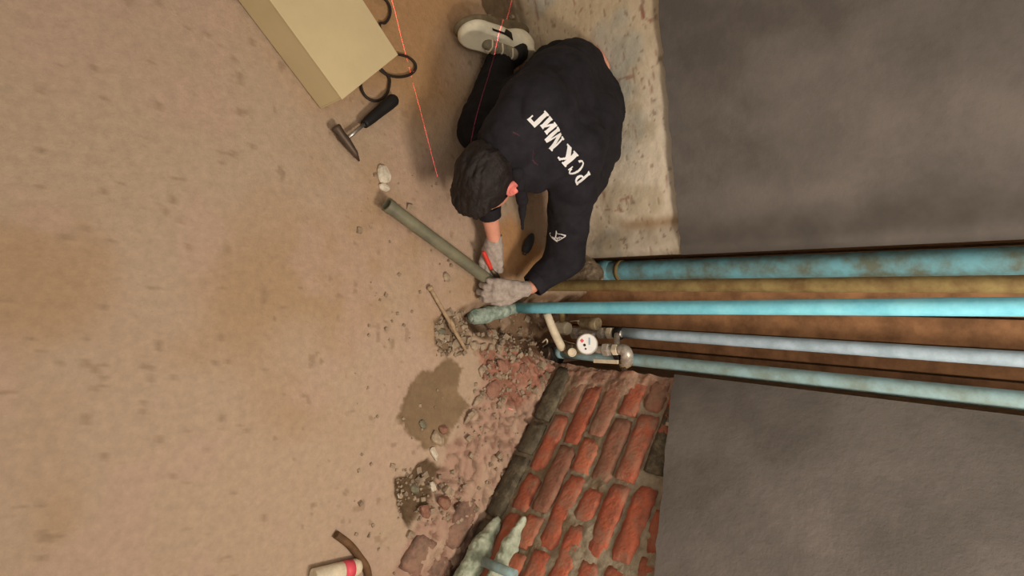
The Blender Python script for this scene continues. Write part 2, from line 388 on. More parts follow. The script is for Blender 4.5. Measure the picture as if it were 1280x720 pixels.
# left wall: origin at the niche edge, running towards -X
LX = -0.12
lo_ = Vector((LX, WL(LX))); ld = Vector((-1, -0.278)).normalized(); ln = Vector((0.278, -1)).normalized()
zfine = np.concatenate([np.arange(-0.12, 0.72, 0.0065), np.arange(0.72, 2.6, 0.04)])
def edgeL(s): return 0.545 + 0.045 * s
def f_left(s, z):
    a = fbm(s, z, 0, 9, 4, 5); b = fbm(s, z, 3, 45, 3, 8); big = fbm(s, z, 9, 3, 3, 2)
    dep = 0.006 * a + 0.0012 * b + 0.006 * big
    dep = dep + 0.012 * np.exp(-((s - 0.03) / 0.035) ** 2) - 0.010 * np.exp(-((s - 0.10) / 0.03) ** 2)
    dep = dep + 0.02 * sstep(0.05, 0.0, z) * 0
    c = np.broadcast_to(np.array(lin((218, 203, 180)), np.float32), s.shape + (3,)).copy()
    c = mixc(c, (194, 178, 152), sstep(0.0, 0.4, a))
    c = mixc(c, (190, 170, 138), 0.8 * sstep(0.35, 0.9, s))
    c = mixc(c, (166, 168, 158), 0.6 * sstep(0.1, 0.4, fbm(s, z, 5, 5, 3, 44)))
    # worn brick traces: thin reddish scratches where the courses sit
    row = np.abs(((z + 0.012 * a) % 0.085) / 0.085 - 0.5) * 2
    sc = sstep(0.80, 0.95, row) * sstep(0.18, 0.38, fbm(s, z * 2.5, 2, 16, 3, 61))
    c = mixc(c, (152, 104, 88), 0.7 * sc)
    sp = sstep(0.50, 0.62, fbm(s * 0.6, z, 7, 75, 2, 91)); c = mixc(c, (140, 116, 96), 0.7 * sp)
    dep = dep - 0.0015 * sp - 0.0012 * sc
    st = np.exp(-((s - 0.115) / 0.022) ** 2) * sstep(-0.2, 0.25, noise(s, z, 1, 9, 12)); c = mixc(c, (166, 134, 98), 0.75 * st)
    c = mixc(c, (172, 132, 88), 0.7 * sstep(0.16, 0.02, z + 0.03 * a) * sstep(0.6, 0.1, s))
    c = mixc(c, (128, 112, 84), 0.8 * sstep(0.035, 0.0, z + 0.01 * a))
    # red smears left by brick corners
    for pl_, wd_ in (([(802, 6), (804, 22), (812, 26), (826, 21), (828, 8)], .004), ([(752, 86), (757, 92), (758, 100)], .006), ([(728, 10), (724, 17)], .003), ([(818, 60), (822, 72)], .003), ([(815, 84), (818, 98)], .003), ([(768, 100), (790, 96)], .003), ([(756, 262), (780, 264)], .003), ([(776, 250), (790, 246)], .003)):
        q = []
        for px_, py_ in pl_:
            r = ray(px_, py_); t_ = (1.526 + .278 * 1.10) / (r.y - .278 * r.x); w_ = Vector((0, 0, CAMH)) + r * t_
            q.append(((Vector((w_.x, w_.y)) - lo_).dot(ld), w_.z))
        for (s0_, z0_), (s1_, z1_) in zip(q, q[1:]):
            ds, dz = s1_ - s0_, z1_ - z0_; tt_ = np.clip(((s - s0_) * ds + (z - z0_) * dz) / (ds * ds + dz * dz), 0, 1)
            c = mixc(c, (142, 88, 72), 0.6 * sstep(wd_ * 1.5, wd_ * .5, np.hypot(s - s0_ - tt_ * ds, z - z0_ - tt_ * dz) + .006 * b))
    return dep, c
wl = wallgrid('wall_left', lo_, ld, ln, 2.9, zfine, f_left, 'whitewash', step=0.0065, label='whitewashed rough plaster wall behind the kneeling worker')
# right wall: s from the niche edge towards the camera side
RX = 0.31
ro = Vector((RX, WR(RX))); rdv = Vector((1, -0.838)).normalized(); rn = Vector((-0.838, -1)).normalized()
zfr = np.concatenate([np.arange(-0.14, 1.0, 0.0065), np.arange(1.0, 2.6, 0.04)])
def f_right(s, z):
    a = fbm(s, z, 0, 14, 4, 15); b = fbm(s, z, 3, 60, 3, 18)
    dep = -0.009 + 0.007 * a + 0.0045 * b + 0.011 * sstep(0.1, 0.5, fbm(s, z, 8, 7, 3, 27))
    rem = sstep(0.16, 0.02, s + 0.05 * a) * sstep(0.62, 0.5, z) + sstep(0.05, -0.02, s - 0.0 + 0.03 * a)   # mortar left on the bricks by the niche
    rem = np.clip(rem + 0.8 * sstep(0.0, 0.35, fbm(s, z, 4, 9, 4, 77) - 0.9 * s + 0.06 - 0.4 * z), 0, 1)
    dep = dep + rem * (0.012 + 0.006 * b)
    c = np.broadcast_to(np.array(lin((158, 146, 124)), np.float32), s.shape + (3,)).copy()
    c = mixc(c, (130, 112, 88), sstep(0.0, 0.4, a))
    c = mixc(c, (170, 134, 112), 0.9 * rem)
    c = mixc(c, (154, 96, 74), 0.6 * rem * sstep(0.1, 0.35, b + 0.3 * a))
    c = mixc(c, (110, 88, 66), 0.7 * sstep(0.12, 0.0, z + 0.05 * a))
    return dep, c
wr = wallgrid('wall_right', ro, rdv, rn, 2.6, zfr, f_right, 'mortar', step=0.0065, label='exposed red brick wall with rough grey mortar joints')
def RW(s, z, dep=0.0):
    p = ro + rdv * s + rn * dep; return Vector((p.x, p.y, z))
def LW(s, z, dep=0.0):
    p = lo_ + ld * s + ln * dep; return Vector((p.x, p.y, z))

# grey paint coats above (the dado line left after hacking off)
def coat(name, base, edge, s0, s1, th, label, parent):
    ss = np.arange(s0, s1, 0.03); V = []; Fc = []
    for i, s in enumerate(ss):
        e = edge(s) + 0.004 * rnd.uniform(-1, 1)
        V += [base(s, e, 0.0), base(s, e + 0.004, th), base(s, 2.6, th)]
    for i in range(len(ss) - 1):
        for k in range(2): Fc.append((i * 3 + k, i * 3 + k + 1, (i + 1) * 3 + k + 1, (i + 1) * 3 + k))
    o = link(name, V, Fc, 'oldpaint', parent, False); return o
cl = coat('paint_coat', LW, edgeL, 0.0, 2.9, 0.022, '', wl)
def edgeR(s): return 0.545 + 0.26 * max(s, -0.1) if s < 0.9 else 0.779 + 0.06 * (s - 0.9)
coat('plaster_coat', RW, edgeR, 0.0, 2.6, 0.030, '', wr)

# niche: brown boards behind the pipes
NB = 2.0
wb = link('wall_back', [(LX, NB, -0.15), (RX, NB, -0.15), (RX, NB, 2.6), (LX, NB, 2.6), (LX, WL(LX), -0.15), (LX, WL(LX), 2.6), (RX, WR(RX), -0.15), (RX, WR(RX), 2.6)],
          [(0, 1, 2, 3), (4, 0, 3, 5), (1, 6, 7, 2)], mat('niche_dirt', (116, 92, 66), 0.95, bump=0.004), None, False)
tag(wb, 'brown back and sides of the pipe niche', kind='structure')
xw = [LX + 0.005, -0.015, 0.08, 0.165, 0.245, RX - 0.005]
for i in range(5):
    box('plank', ((xw[i] + xw[i + 1]) / 2, NB - 0.02 - 0.006 * (i % 2), 1.2), (1, 0, 0), (0, 1, 0), (0, 0, 1), (xw[i + 1] - xw[i] - 0.006, 0.022, 2.7), 'wood', wb, 0.003)

# ------------------------------------------------------------------ bricks of the right wall
def brick_obj(base, s0, s1, z0, z1, m, parent, out=0.0, chip=1.0, back=0.03):
    W_, H_ = s1 - s0, z1 - z0; cs, cz = (s0 + s1) / 2, (z0 + z1) / 2
    nx, nz = (11, 5) if W_ > .15 else (6, 5)
    V, Fc, edge = [], [], []
    sd_ = rnd.random() * 100; tilt_s, tilt_z = rnd.uniform(-.02, .02), rnd.uniform(-.06, .06)
    bite = [(rnd.choice((-1, 1)), rnd.choice((-1, 1)), rnd.uniform(.1, .45)) for _ in range(2)] if rnd.random() < .7 * chip else []
    for i in range(nx + 1):
        for j in range(nz + 1):
            u, v = 2 * i / nx - 1, 2 * j / nz - 1
            uu = u * (1 - .04 * v ** 4 * (H_ / W_)); vv = v * (1 - .05 * u ** 8)
            a, b = uu * W_ / 2, vv * H_ / 2; d = 0.003 + rnd.uniform(-.0016, .0016) * chip
            if abs(u) > .99 or abs(v) > .99:
                d -= 0.005; a += rnd.uniform(-.003, .003) * chip; b += rnd.uniform(-.0035, .0035) * chip
            for bu, bv, br in bite:
                q = max(0, br - math.hypot((u - bu) * W_ / H_ * .5, v - bv)); d -= .030 * q; a -= bu * q * .012; b -= bv * q * .03
            V.append(base(cs + a, cz + b, out + d + a * tilt_s + b * tilt_z))
    g = lambda i, j: i * (nz + 1) + j
    for i in range(nx):
        for j in range(nz): Fc.append((g(i, j), g(i + 1, j), g(i + 1, j + 1), g(i, j + 1)))
    loop = [g(i, 0) for i in range(nx + 1)] + [g(nx, j) for j in range(1, nz + 1)] + [g(i, nz) for i in range(nx - 1, -1, -1)] + [g(0, j) for j in range(nz - 1, 0, -1)]
    k0 = len(V)
    for l in loop:
        i, j = divmod(l, nz + 1); V.append(base(cs + (2 * i / nx - 1) * W_ * .49, cz + (2 * j / nz - 1) * H_ * .49, out - back))
    n = len(loop)
    for k in range(n): Fc.append((loop[k], k0 + k, k0 + (k + 1) % n, loop[(k + 1) % n]))
    Fc.append(tuple(range(k0, k0 + n)))
    o = link('brick', V, Fc, m, parent, False)
    bm = bmesh.new(); bm.from_mesh(o.data); bmesh.ops.recalc_face_normals(bm, faces=bm.faces); bm.to_mesh(o.data); bm.free()
    o.data.polygons.foreach_set('use_smooth', np.ones(len(o.data.polygons), bool))
    return centre(o)
row_h = 0.086
for r_ in range(11):
    z0 = 0.035 + r_ * row_h; s = 0.02 + rnd.uniform(-0.10, 0.0); k = r_
    while s < 1.75:
        L = 0.118 if (k + r_) % 3 == 1 else 0.235
        L += rnd.uniform(-0.012, 0.012); k += 1
        a, b = s, s + L; s += L + 0.016
        if b < 0.0 or z0 > edgeR((a + b) / 2) + 0.02: continue
        a = max(a, 0.0)
        if b - a < 0.05: continue
        zz = z0 + rnd.uniform(-0.003, 0.003)
        if r_ == 0: mm = 'brick_dark'
        else:
            u = rnd.random() + 0.9 * (a - 0.35) + 0.05 * r_
            mm = 'brick_dusty' if u < 0.05 else 'brick_brown' if u < 0.35 else 'brick_red' if u < 0.85 else 'brick_orange'
            if u >= 0.85 and rnd.random() < 0.4: mm = 'brick_red'
        out = rnd.uniform(-0.003, 0.005) + (0.008 if r_ == 0 else 0)
        if r_ == 6 and 0.12 < (a + b) / 2 < 0.36: continue     # the dark block goes here
        brick_obj(RW, a, b, zz, zz + row_h - 0.014 + rnd.uniform(-0.004, 0.003), mm, wr, out, 1.0)
zblk = 0.035 + 6 * row_h
db = brick_obj(RW, 0.10, 0.34, zblk + 0.002, zblk + row_h - 0.016, 'brick_dark', wr, 0.004, 0.4)
db['label'] = 'dark olive painted brick'
# plinth bricks lying flush in the mortar along the wall foot
def PLB(s, q, dep): return RW(s, max(0.0, 0) + dep, q)
for s, q0, q1, L, m_ in ((0.62, 0.03, 0.12, 0.17, 'brick_plinth'), (0.82, 0.02, 0.11, 0.15, 'brick_plinth'), (0.99, 0.02, 0.12, 0.22, 'brick_plinth'),
                         (0.80, 0.13, 0.22, 0.12, 'brick_plinth'), (0.95, 0.135, 0.23, 0.20, 'brick_plinth'), (1.18, 0.13, 0.23, 0.22, 'brick_plinth'), (1.23, 0.02, 0.11, 0.23, 'brick_plinth')):
    hh = max(floor_z(*RW(s + L * t, 0, (q0 + q1) / 2).xy[:]) for t in (0.1, 0.5, 0.9))
    brick_obj(lambda a, b, d: RW(a, d, b), s, s + L, q0, q1, m_, floor, hh + 0.000, 1.4, 0.04)

# ------------------------------------------------------------------ pipes in the niche
def vpipe(name, label, x, y, Y, r, m, ztop=2.5, zbot=-0.1, grp=None):
    p = Q(x, y, Y); t = thing(name, label, 'pipe', None, (p.x, p.y, zbot))
    q = Vector((0, 0, 0))
    tube('pipe_body', [q + Vector((0, 0, h_)) for h_ in np.linspace(0, ztop - zbot, 24)], r, m, t, 18)
    return t, p
# bright cyan riser with a bent, plaster-stained foot
cy = Q(800, 383.5, 1.55); bend = Q(646, 385, 1.55); foot = P(588, 397, -0.045)
t = thing('riser_pipe', 'bright cyan painted riser pipe bending into the broken floor pit', 'pipe', None, (cy.x, cy.y, -0.05))
off = Vector((cy.x, cy.y, -0.05))
upd = (Q(843, 384.5, 1.55) - bend); upd *= 1 / upd.z
tube('pipe_body', [bend + upd * h_ - off for h_ in np.linspace(0.005, 2.5, 24)], 0.0205, 'cyan', t, 20)
cy = bend.copy(); dwn = (foot - Vector((cy.x, cy.y, bend.z)))
pts = [Vector((cy.x, cy.y, bend.z + 0.02)), Vector((cy.x, cy.y, bend.z - 0.004)), Vector((cy.x, cy.y, bend.z)) + dwn * 0.3, Vector((cy.x, cy.y, bend.z)) + dwn * 0.65, foot]
tube('pipe_foot', [p - off for p in pts], [0.0205, 0.0212, 0.0215, 0.0215, 0.022], 'plastercoat', t, 20, sub=6, wob=0.10)
pfun = [p for p in pts]
def fcoat(X, Y, Z):
    d = rc(X, Y, Z, pfun[1], pfun[2], 0.012, 0.023); d = smin(d, rc(X, Y, Z, pfun[2], pfun[3], 0.025, 0.030), 0.01); d = smin(d, rc(X, Y, Z, pfun[3], pfun[3].lerp(pfun[4], .7), 0.030, 0.029), 0.01)
    return d + 0.006 * fbm(X, Y, Z, 45, 3, 5)
c_ = vox('plaster_crust', fcoat, np.array(pts).min(0) - 0.05, np.array(pts).max(0) + 0.05, 0.003, 'plastercoat', None)
c_.parent = t; c_.matrix_parent_inverse = Matrix.Translation(-off)
vpipe('sewer_pipe', 'wide dirty teal pipe in a collar at the back of the niche', 800, 338, 1.86, 0.037, 'teal', 2.5, 0.0)
tt, p_ = vpipe('rusty_pipe', 'ochre rusty pipe between the teal pipe and cyan riser', 790, 357, 1.70, 0.021, 'ochre', 2.5, -0.12)
tt2 = bpy.data.objects['sewer_pipe']; pq = Q(760, 338, 1.86)
tube('collar', [Vector((0, 0, pq.z - 0.05)), Vector((0, 0, pq.z - 0.01)), Vector((0, 0, pq.z + 0.015))], [0.044, 0.045, 0.041], 'teal', tt2, 18)
pq = Q(776, 338, 1.86)
tube('collar', [Vector((0, 0, pq.z - 0.006)), Vector((0, 0, pq.z + 0.008))], [0.0425, 0.0425], 'ochre', tt2, 18)
gb = Q(810, 418, 1.80); z0g = Q(776, 417.5, 1.80).z
t = thing('supply_pipe', 'pale grey-blue supply pipe rising from the clamp above the water meter', 'pipe', None, (gb.x, gb.y, z0g))
tube('pipe_body', [Vector((0, 0, h_)) for h_ in np.linspace(0, 2.5 - z0g, 20)], 0.0195, 'greyblue', t, 18)
gt = Q(800, 450.5, 1.76); zg = Q(700, 448, 1.76).z
t = thing('supply_pipe', 'grey-teal supply pipe against the brick wall behind the water meter', 'pipe', None, (gt.x, gt.y, zg))
tube('pipe_body', [Vector((0, 0, h_)) for h_ in np.linspace(0, 2.5 - zg, 20)], 0.0225, 'greyteal', t, 18)
tube('collar', [Vector((0, 0, -0.012)), Vector((0, 0, 0.018))], 0.0265, 'greyteal', t, 18)
# black elbow coupling at its foot
a_, b_ = Q(697, 446, 1.76), Q(683, 441, 1.70)
t = thing('elbow_coupling', 'black rubber elbow coupling at the foot of the grey-teal pipe', 'coupling', None, a_)
tube('sleeve', [Vector((0, 0, 0.012)), Vector((0, -0.004, -0.012)), b_ - a_ + Vector((0, 0.02, -0.01)), b_ - a_], [0.027, 0.028, 0.026, 0.024], 'black', t, 18, sub=4)
tube('rubber_ring', [b_ - a_ + Vector((0, 0.01, 0.0)), b_ - a_ + Vector((-0.002, -0.012, -0.003))], [0.029, 0.029], 'dsteel', t, 18)
tube('wire_tie', [Q(681, 434, 1.66) - a_, Q(688, 431, 1.65) - a_, Q(697, 432, 1.66) - a_, Q(701, 437, 1.70) - a_], 0.006, 'black', t, 8, sub=4)
tube('wire_tie', [Q(678, 428, 1.66) - a_, Q(683, 424, 1.65) - a_, Q(684, 430, 1.66) - a_, Q(679, 433, 1.67) - a_], 0.0035, 'offwhite', t, 6, sub=4)
# off-white branch pipe
a_, b_ = Q(681, 391, 1.57), Q(703, 436, 1.66)
t = thing('branch_pipe', 'thin off-white branch pipe slanting down from the cyan riser', 'pipe', None, a_)
tube('pipe_body', [Vector((0, 0.01, 0.0)), (b_ - a_) * 0.5, b_ - a_], [0.0145, 0.016, 0.0165], 'offwhite', t, 16, sub=3)
# water meter in its fittings
mc = Q(734, 430, 1.66)
t = thing('water_meter', 'round white-faced water meter with a red square mark', 'meter', None, mc)
ax = (Vector((0, 0, CAMH)) - mc).normalized(); ax = (ax + Vector((0.0, 0, 0.10))).normalized()
lathe('meter_body', ax * -0.065, ax, [(0.034, 0), (0.038, 0.006), (0.038, 0.035), (0.040, 0.038), (0.040, 0.058), (0.037, 0.062)], 'chrome', t)
dial = lathe('dial', ax * -0.004, ax, [(0.0365, 0), (0.0365, 0.005), (0.034, 0.007), (0.0338, 0.006)], 'white', t)
ring = lathe('ring', ax * -0.004, ax, [(0.0385, -0.006), (0.0388, 0.0075), (0.0368, 0.0085), (0.0362, 0.004)], 'chrome', t)
ex = Vector((0, ax.z, -ax.y)).normalized() * -1; ex = (cam_r - ax * cam_r.dot(ax)).normalized(); ey = ax.cross(ex)
def ondial(u, v): return ax * 0.0025 + ex * u + ey * v
s45 = math.sqrt(.5)
box('brand_mark', ondial(-0.019, 0.012) + ax * 0.0008, ex * s45 + ey * s45, ex * -s45 + ey * s45, ax, (0.011, 0.011, 0.0012), 'redmark', t, 0)
lathe('hand_dial', ondial(-0.010, -0.004), ax, [(0.005, 0), (0.005, 0.0014)], 'black', t, 16)
lathe('hand_dial', ondial(-0.006, -0.018), ax, [(0.0035, 0), (0.0035, 0.0014)], 'black', t, 14)
box('counter_window', ondial(0.008, 0.010), ex, ey, ax, (0.006, 0.026, 0.0016), 'greyblue', t, 0)
def fit(name, a, b, r, m, n=6, par=None, label=None, cat=None, grp=None, sm=False):
    a, b = Vector(a), Vector(b)
    if par is None:
        o = tube(name, [Vector((0, 0, 0)), (b - a) * 0.12, (b - a) * 0.88, b - a], [r * 0.9, r, r, r * 0.9], m, None, n, smooth=sm); o.location = a
        return tag(o, label, cat, grp)
    org = par.location
    return tube(name, [a - org, a.lerp(b, .12) - org, a.lerp(b, .88) - org, b - org], [r * 0.9, r, r, r * 0.9], m, par, n, smooth=sm)
Yf = 1.70
fit('inlet_tail', Q(706, 437.5, Yf), Q(728, 437, Yf), 0.0165, 'brass', 16, t, sm=True)
fit('union_nut', Q(712, 437.5, Yf), Q(719, 437, Yf), 0.024, 'brass', 6, t)
fit('outlet_tail', Q(745, 437, Yf), Q(776, 437.5, Yf), 0.0145, 'chrome', 16, t, sm=True)
fit('union_nut', Q(755, 437, Yf), Q(763, 437, Yf), 0.025, 'chrome', 6, t)
fit('union_nut', Q(767, 437, Yf), Q(774, 437, Yf), 0.022, 'offwhite', 6, t)
tube('seal_wire', [Q(700, 423, 1.66) - mc, Q(708, 427, 1.64) - mc, Q(716, 429, 1.64) - mc, Q(724, 430, 1.65) - mc], 0.0014, 'brass', t, 6, sub=4)
# strainer cap
sc_ = Q(715, 440.5, 1.655)
t = thing('strainer', 'small brass strainer with round off-white screw cap left of the meter', 'fitting', None, sc_)
lathe('cap', ax * -0.004, ax, [(0.016, 0), (0.0165, 0.004), (0.0165, 0.012), (0.013, 0.0135), (0.012, 0.011)], 'offwhite', t, 20)
lathe('neck', ax * -0.05, ax, [(0.013, 0), (0.013, 0.046)], 'brass', t, 16)
# elbow that brings the outlet to the grey-teal pipe
e0 = Q(776, 437, Yf)
t = thing('elbow_fitting', 'dull nickel elbow fitting right of the meter with crumbly mortar', 'fitting', None, e0)
tube('elbow', [Vector((0, 0, -0.004)), Q(781, 438, Yf) - e0, Q(784, 444, 1.70) - e0, Q(783, 452, 1.735) - e0], [0.020, 0.021, 0.022, 0.024], 'chrome', t, 16, sub=5)
fit('rim', Q(781, 450, 1.73), Q(784, 457, 1.74), 0.027, 'brass', 10, t, sm=True)
fit('bolt', Q(778, 460, 1.72), Q(783, 461, 1.72), 0.010, 'dsteel', 6, t)
# white lever
a_, b_ = Q(742, 451, 1.70), Q(773, 452.5, 1.70)
o = box('valve_lever', (a_ + b_) / 2, (b_ - a_).normalized(), Vector((1, 0, 0)), (b_ - a_).normalized().cross(Vector((1, 0, 0))), ((b_ - a_).length, 0.015, 0.006), 'offwhite', None, 0.002)
tag(centre(o), 'cream plastic valve lever lying along the grey-teal pipe', 'lever')
fit('pipe_clamp', Q(769, 444, 1.715), Q(776, 444.5, 1.715), 0.017, 'black', 10, label='small black clamp between the meter outlet and cream lever', cat='clamp', sm=True)
# upper line: nut, valve, second meter seen from its side
v0 = Q(722, 416, 1.78)
t = thing('ball_valve', 'nickel ball valve with hex nuts under the pale grey-blue pipe', 'valve', None, v0)
fit('hex_nut', Q(716, 416.5, 1.78), Q(724, 416.5, 1.78), 0.025, 'chrome', 6, t)
fit('valve_body', Q(722, 416.5, 1.78), Q(778, 417, 1.79), 0.015, 'chrome', 16, t, sm=True)
fit('hex_nut', Q(749, 416.5, 1.785), Q(756, 416.5, 1.785), 0.024, 'chrome', 6, t)
fit('hex_nut', Q(760, 416.5, 1.785), Q(767, 416.5, 1.785), 0.024, 'offwhite', 6, t)
fit('stem', Q(741, 418, 1.77), Q(736, 424, 1.72), 0.009, 'white', 12, t, sm=True)
fit('outlet_stub', Q(771, 418, 1.77), Q(771, 432, 1.72), 0.011, 'chrome', 12, t, sm=True)
fit('pipe_clamp', Q(769, 416.5, 1.79), Q(777, 417, 1.79), 0.025, 'black', 12, label='black clamp at the foot of the pale grey-blue pipe', cat='clamp', sm=True)
a_ = Q(727, 403, 1.76); b_ = Q(748, 405, 1.76)
t = thing('second_meter', 'dull brass cylindrical meter body seen side-on below the cyan riser', 'meter', None, a_)
tube('meter_body', [Vector((0, 0, 0)), (b_ - a_) * 0.08, (b_ - a_) * 0.55, (b_ - a_) * 0.6, (b_ - a_) * 0.95, b_ - a_], [0.019, 0.023, 0.023, 0.026, 0.026, 0.023], 'brass', t, 22)
fit('dial_rim', a_ + Vector((0, 0, -0.012)), a_, 0.012, 'offwhite', 12, t, sm=True)
tube('seal_wire', [Q(712, 402, 1.75) - a_, Q(720, 401, 1.74) - a_, Q(727, 401.5, 1.74) - a_], 0.0015, 'offwhite', t, 6, sub=3)
a_, b_ = Q(696, 409, 1.74), Q(711, 411, 1.74)
t = thing('compression_nut', 'large off-white compression nut below the cyan riser', 'fitting', None, a_)
tube('nut', [Vector((0, 0, 0)), (b_ - a_) * .1, (b_ - a_) * .9, b_ - a_], [0.022, 0.027, 0.027, 0.023], 'offwhite', t, 8, smooth=False)
fit('stub', Q(702, 389, 1.72), Q(703, 402, 1.74), 0.0125, 'ochre', 14, t, sm=True)
# metal clip on the dark brick
cc_ = RW(0.16, 0, 0)
a_ = Q(817, 481, 1.66)
sA = 0.105; 
zc = zblk + 0.045
t = thing('metal_clip', 'bent galvanised clip fixed on the dark olive brick', 'clip', None, RW(0.105, zc, 0.010))
def clp(s, z, d): return RW(s, z, d) - t.location
V = []; pr = [(0.10, 0.012), (0.125, 0.020), (0.15, 0.018), (0.175, 0.024), (0.185, 0.020)]
for s_, d_ in pr:
    for zz_, dd_ in ((zc - 0.014, 0), (zc + 0.014, 0.002), (zc + 0.014, -0.002), (zc - 0.014, -0.004)): V.append(clp(s_, zz_, d_ + dd_))
Fc = [(i * 4 + k, i * 4 + (k + 1) % 4, (i + 1) * 4 + (k + 1) % 4, (i + 1) * 4 + k) for i in range(4) for k in range(4)] + [(3, 2, 1, 0), (16, 17, 18, 19)]
link('strap', V, Fc, 'steel', t, False)
lathe('screw', clp(0.115, zc, 0.018), (rn.x, rn.y, 0), [(0.005, 0), (0.005, 0.003), (0.002, 0.004)], 'dsteel', t, 10)

def RP(x, y, dep=0.0):                             # on the right wall's face
    r = ray(x, y); t_ = (1.648 + .838 * .425) / (r.y + .838 * r.x); p = Vector((0, 0, CAMH)) + r * t_
    return p + Vector((rn.x, rn.y, 0)) * dep
# pale plaster ridges and the mint stub at the wall foot
def ridge(name, label, pxs, r, m, seed, cat='plaster lump'):
    pts = [RP(*p) for p in pxs]
    A = np.array([p[:] for p in pts]); lo = A.min(0) - 0.07; hi = A.max(0) + 0.07
    def fn(X, Y, Z):
        d = None
        for i in range(len(pts) - 1):
            e = rc(X, Y, Z, pts[i], pts[i + 1], r[i], r[i + 1]); d = e if d is None else smin(d, e, 0.015)
        return d + 0.010 * fbm(X, Y, Z, 30, 3, seed) + 0.003 * noise(X, Y, Z, 110, seed)
    return tag(centre(vox(name, fn, lo, hi, 0.004, m)), label, cat)
ridge('plaster_ridge', 'pale mint plaster ridge beside the dark gap at the wall foot', [(624, 652, .010), (604, 690, .018), (572, 755, .02)], [0.016, 0.036, 0.042], 'palecoat', 3)
ridge('plaster_ridge', 'narrow cream plaster ridge nearest to the orange bricks', [(656, 652, .010), (640, 684, .014), (614, 745, .014)], [0.012, 0.025, 0.028], 'palecoat', 5)
a_, b_ = RP(618, 711, .06), RP(655, 726, .05)
t = thing('pipe_stub', 'short mint painted pipe stub at the lower edge beside the plaster ridges', 'pipe', None, a_)
tube('pipe_body', [Vector((0, 0, 0)), (b_ - a_) * 0.5, b_ - a_], 0.015, 'greyteal', t, 14)

# ------------------------------------------------------------------ rubble
def chunk(name, label, x, y, sx, sy, h, m, ang=0.0, z=None, cat='rubble', grp=None, parent=None):
    """angular stone sized in metres, lying on the floor where the photo shows it"""
    p = P(x, y, 0.01); fz = floor_z(p.x, p.y) if z is None else z
    p = P(x, y, fz); fz = floor_z(p.x, p.y) if z is None else z
    bm = bmesh.new(); bmesh.ops.create_icosphere(bm, subdivisions=2, radius=1)
    sd_ = rnd.random() * 100
    planes = [Vector((rnd.gauss(0, 1), rnd.gauss(0, 1), rnd.gauss(0, 1))).normalized() for _ in range(11)]
    offs = [rnd.uniform(0.55, 0.85) for _ in planes]
    for v in bm.verts:
        c = v.co.copy()
        for n_, o_ in zip(planes, offs):
            dd = c.dot(n_)
            if dd > o_: c -= n_ * (dd - o_)
        v.co = Vector((c.x * sx / 1.6, c.y * sy / 1.6, c.z * h / 1.6))
    bm.transform(Matrix.Rotation(ang, 4, 'Z'))
    me = bpy.data.meshes.new(name); bm.to_mesh(me); bm.free(); me.materials.append(M[m])
    o = bpy.data.objects.new(name, me); C.objects.link(o)
    if z is None:                                  # lowest point of the bed under the chunk
        rr = 0.3 * max(sx, sy)
        fz = min(floor_z(p.x + dx, p.y + dy) for dx, dy in ((0, 0), (rr, 0), (-rr, 0), (0, rr), (0, -rr)))
    o.location = (p.x, p.y, fz + h * 0.30)
    return tag(o, label, cat, grp)
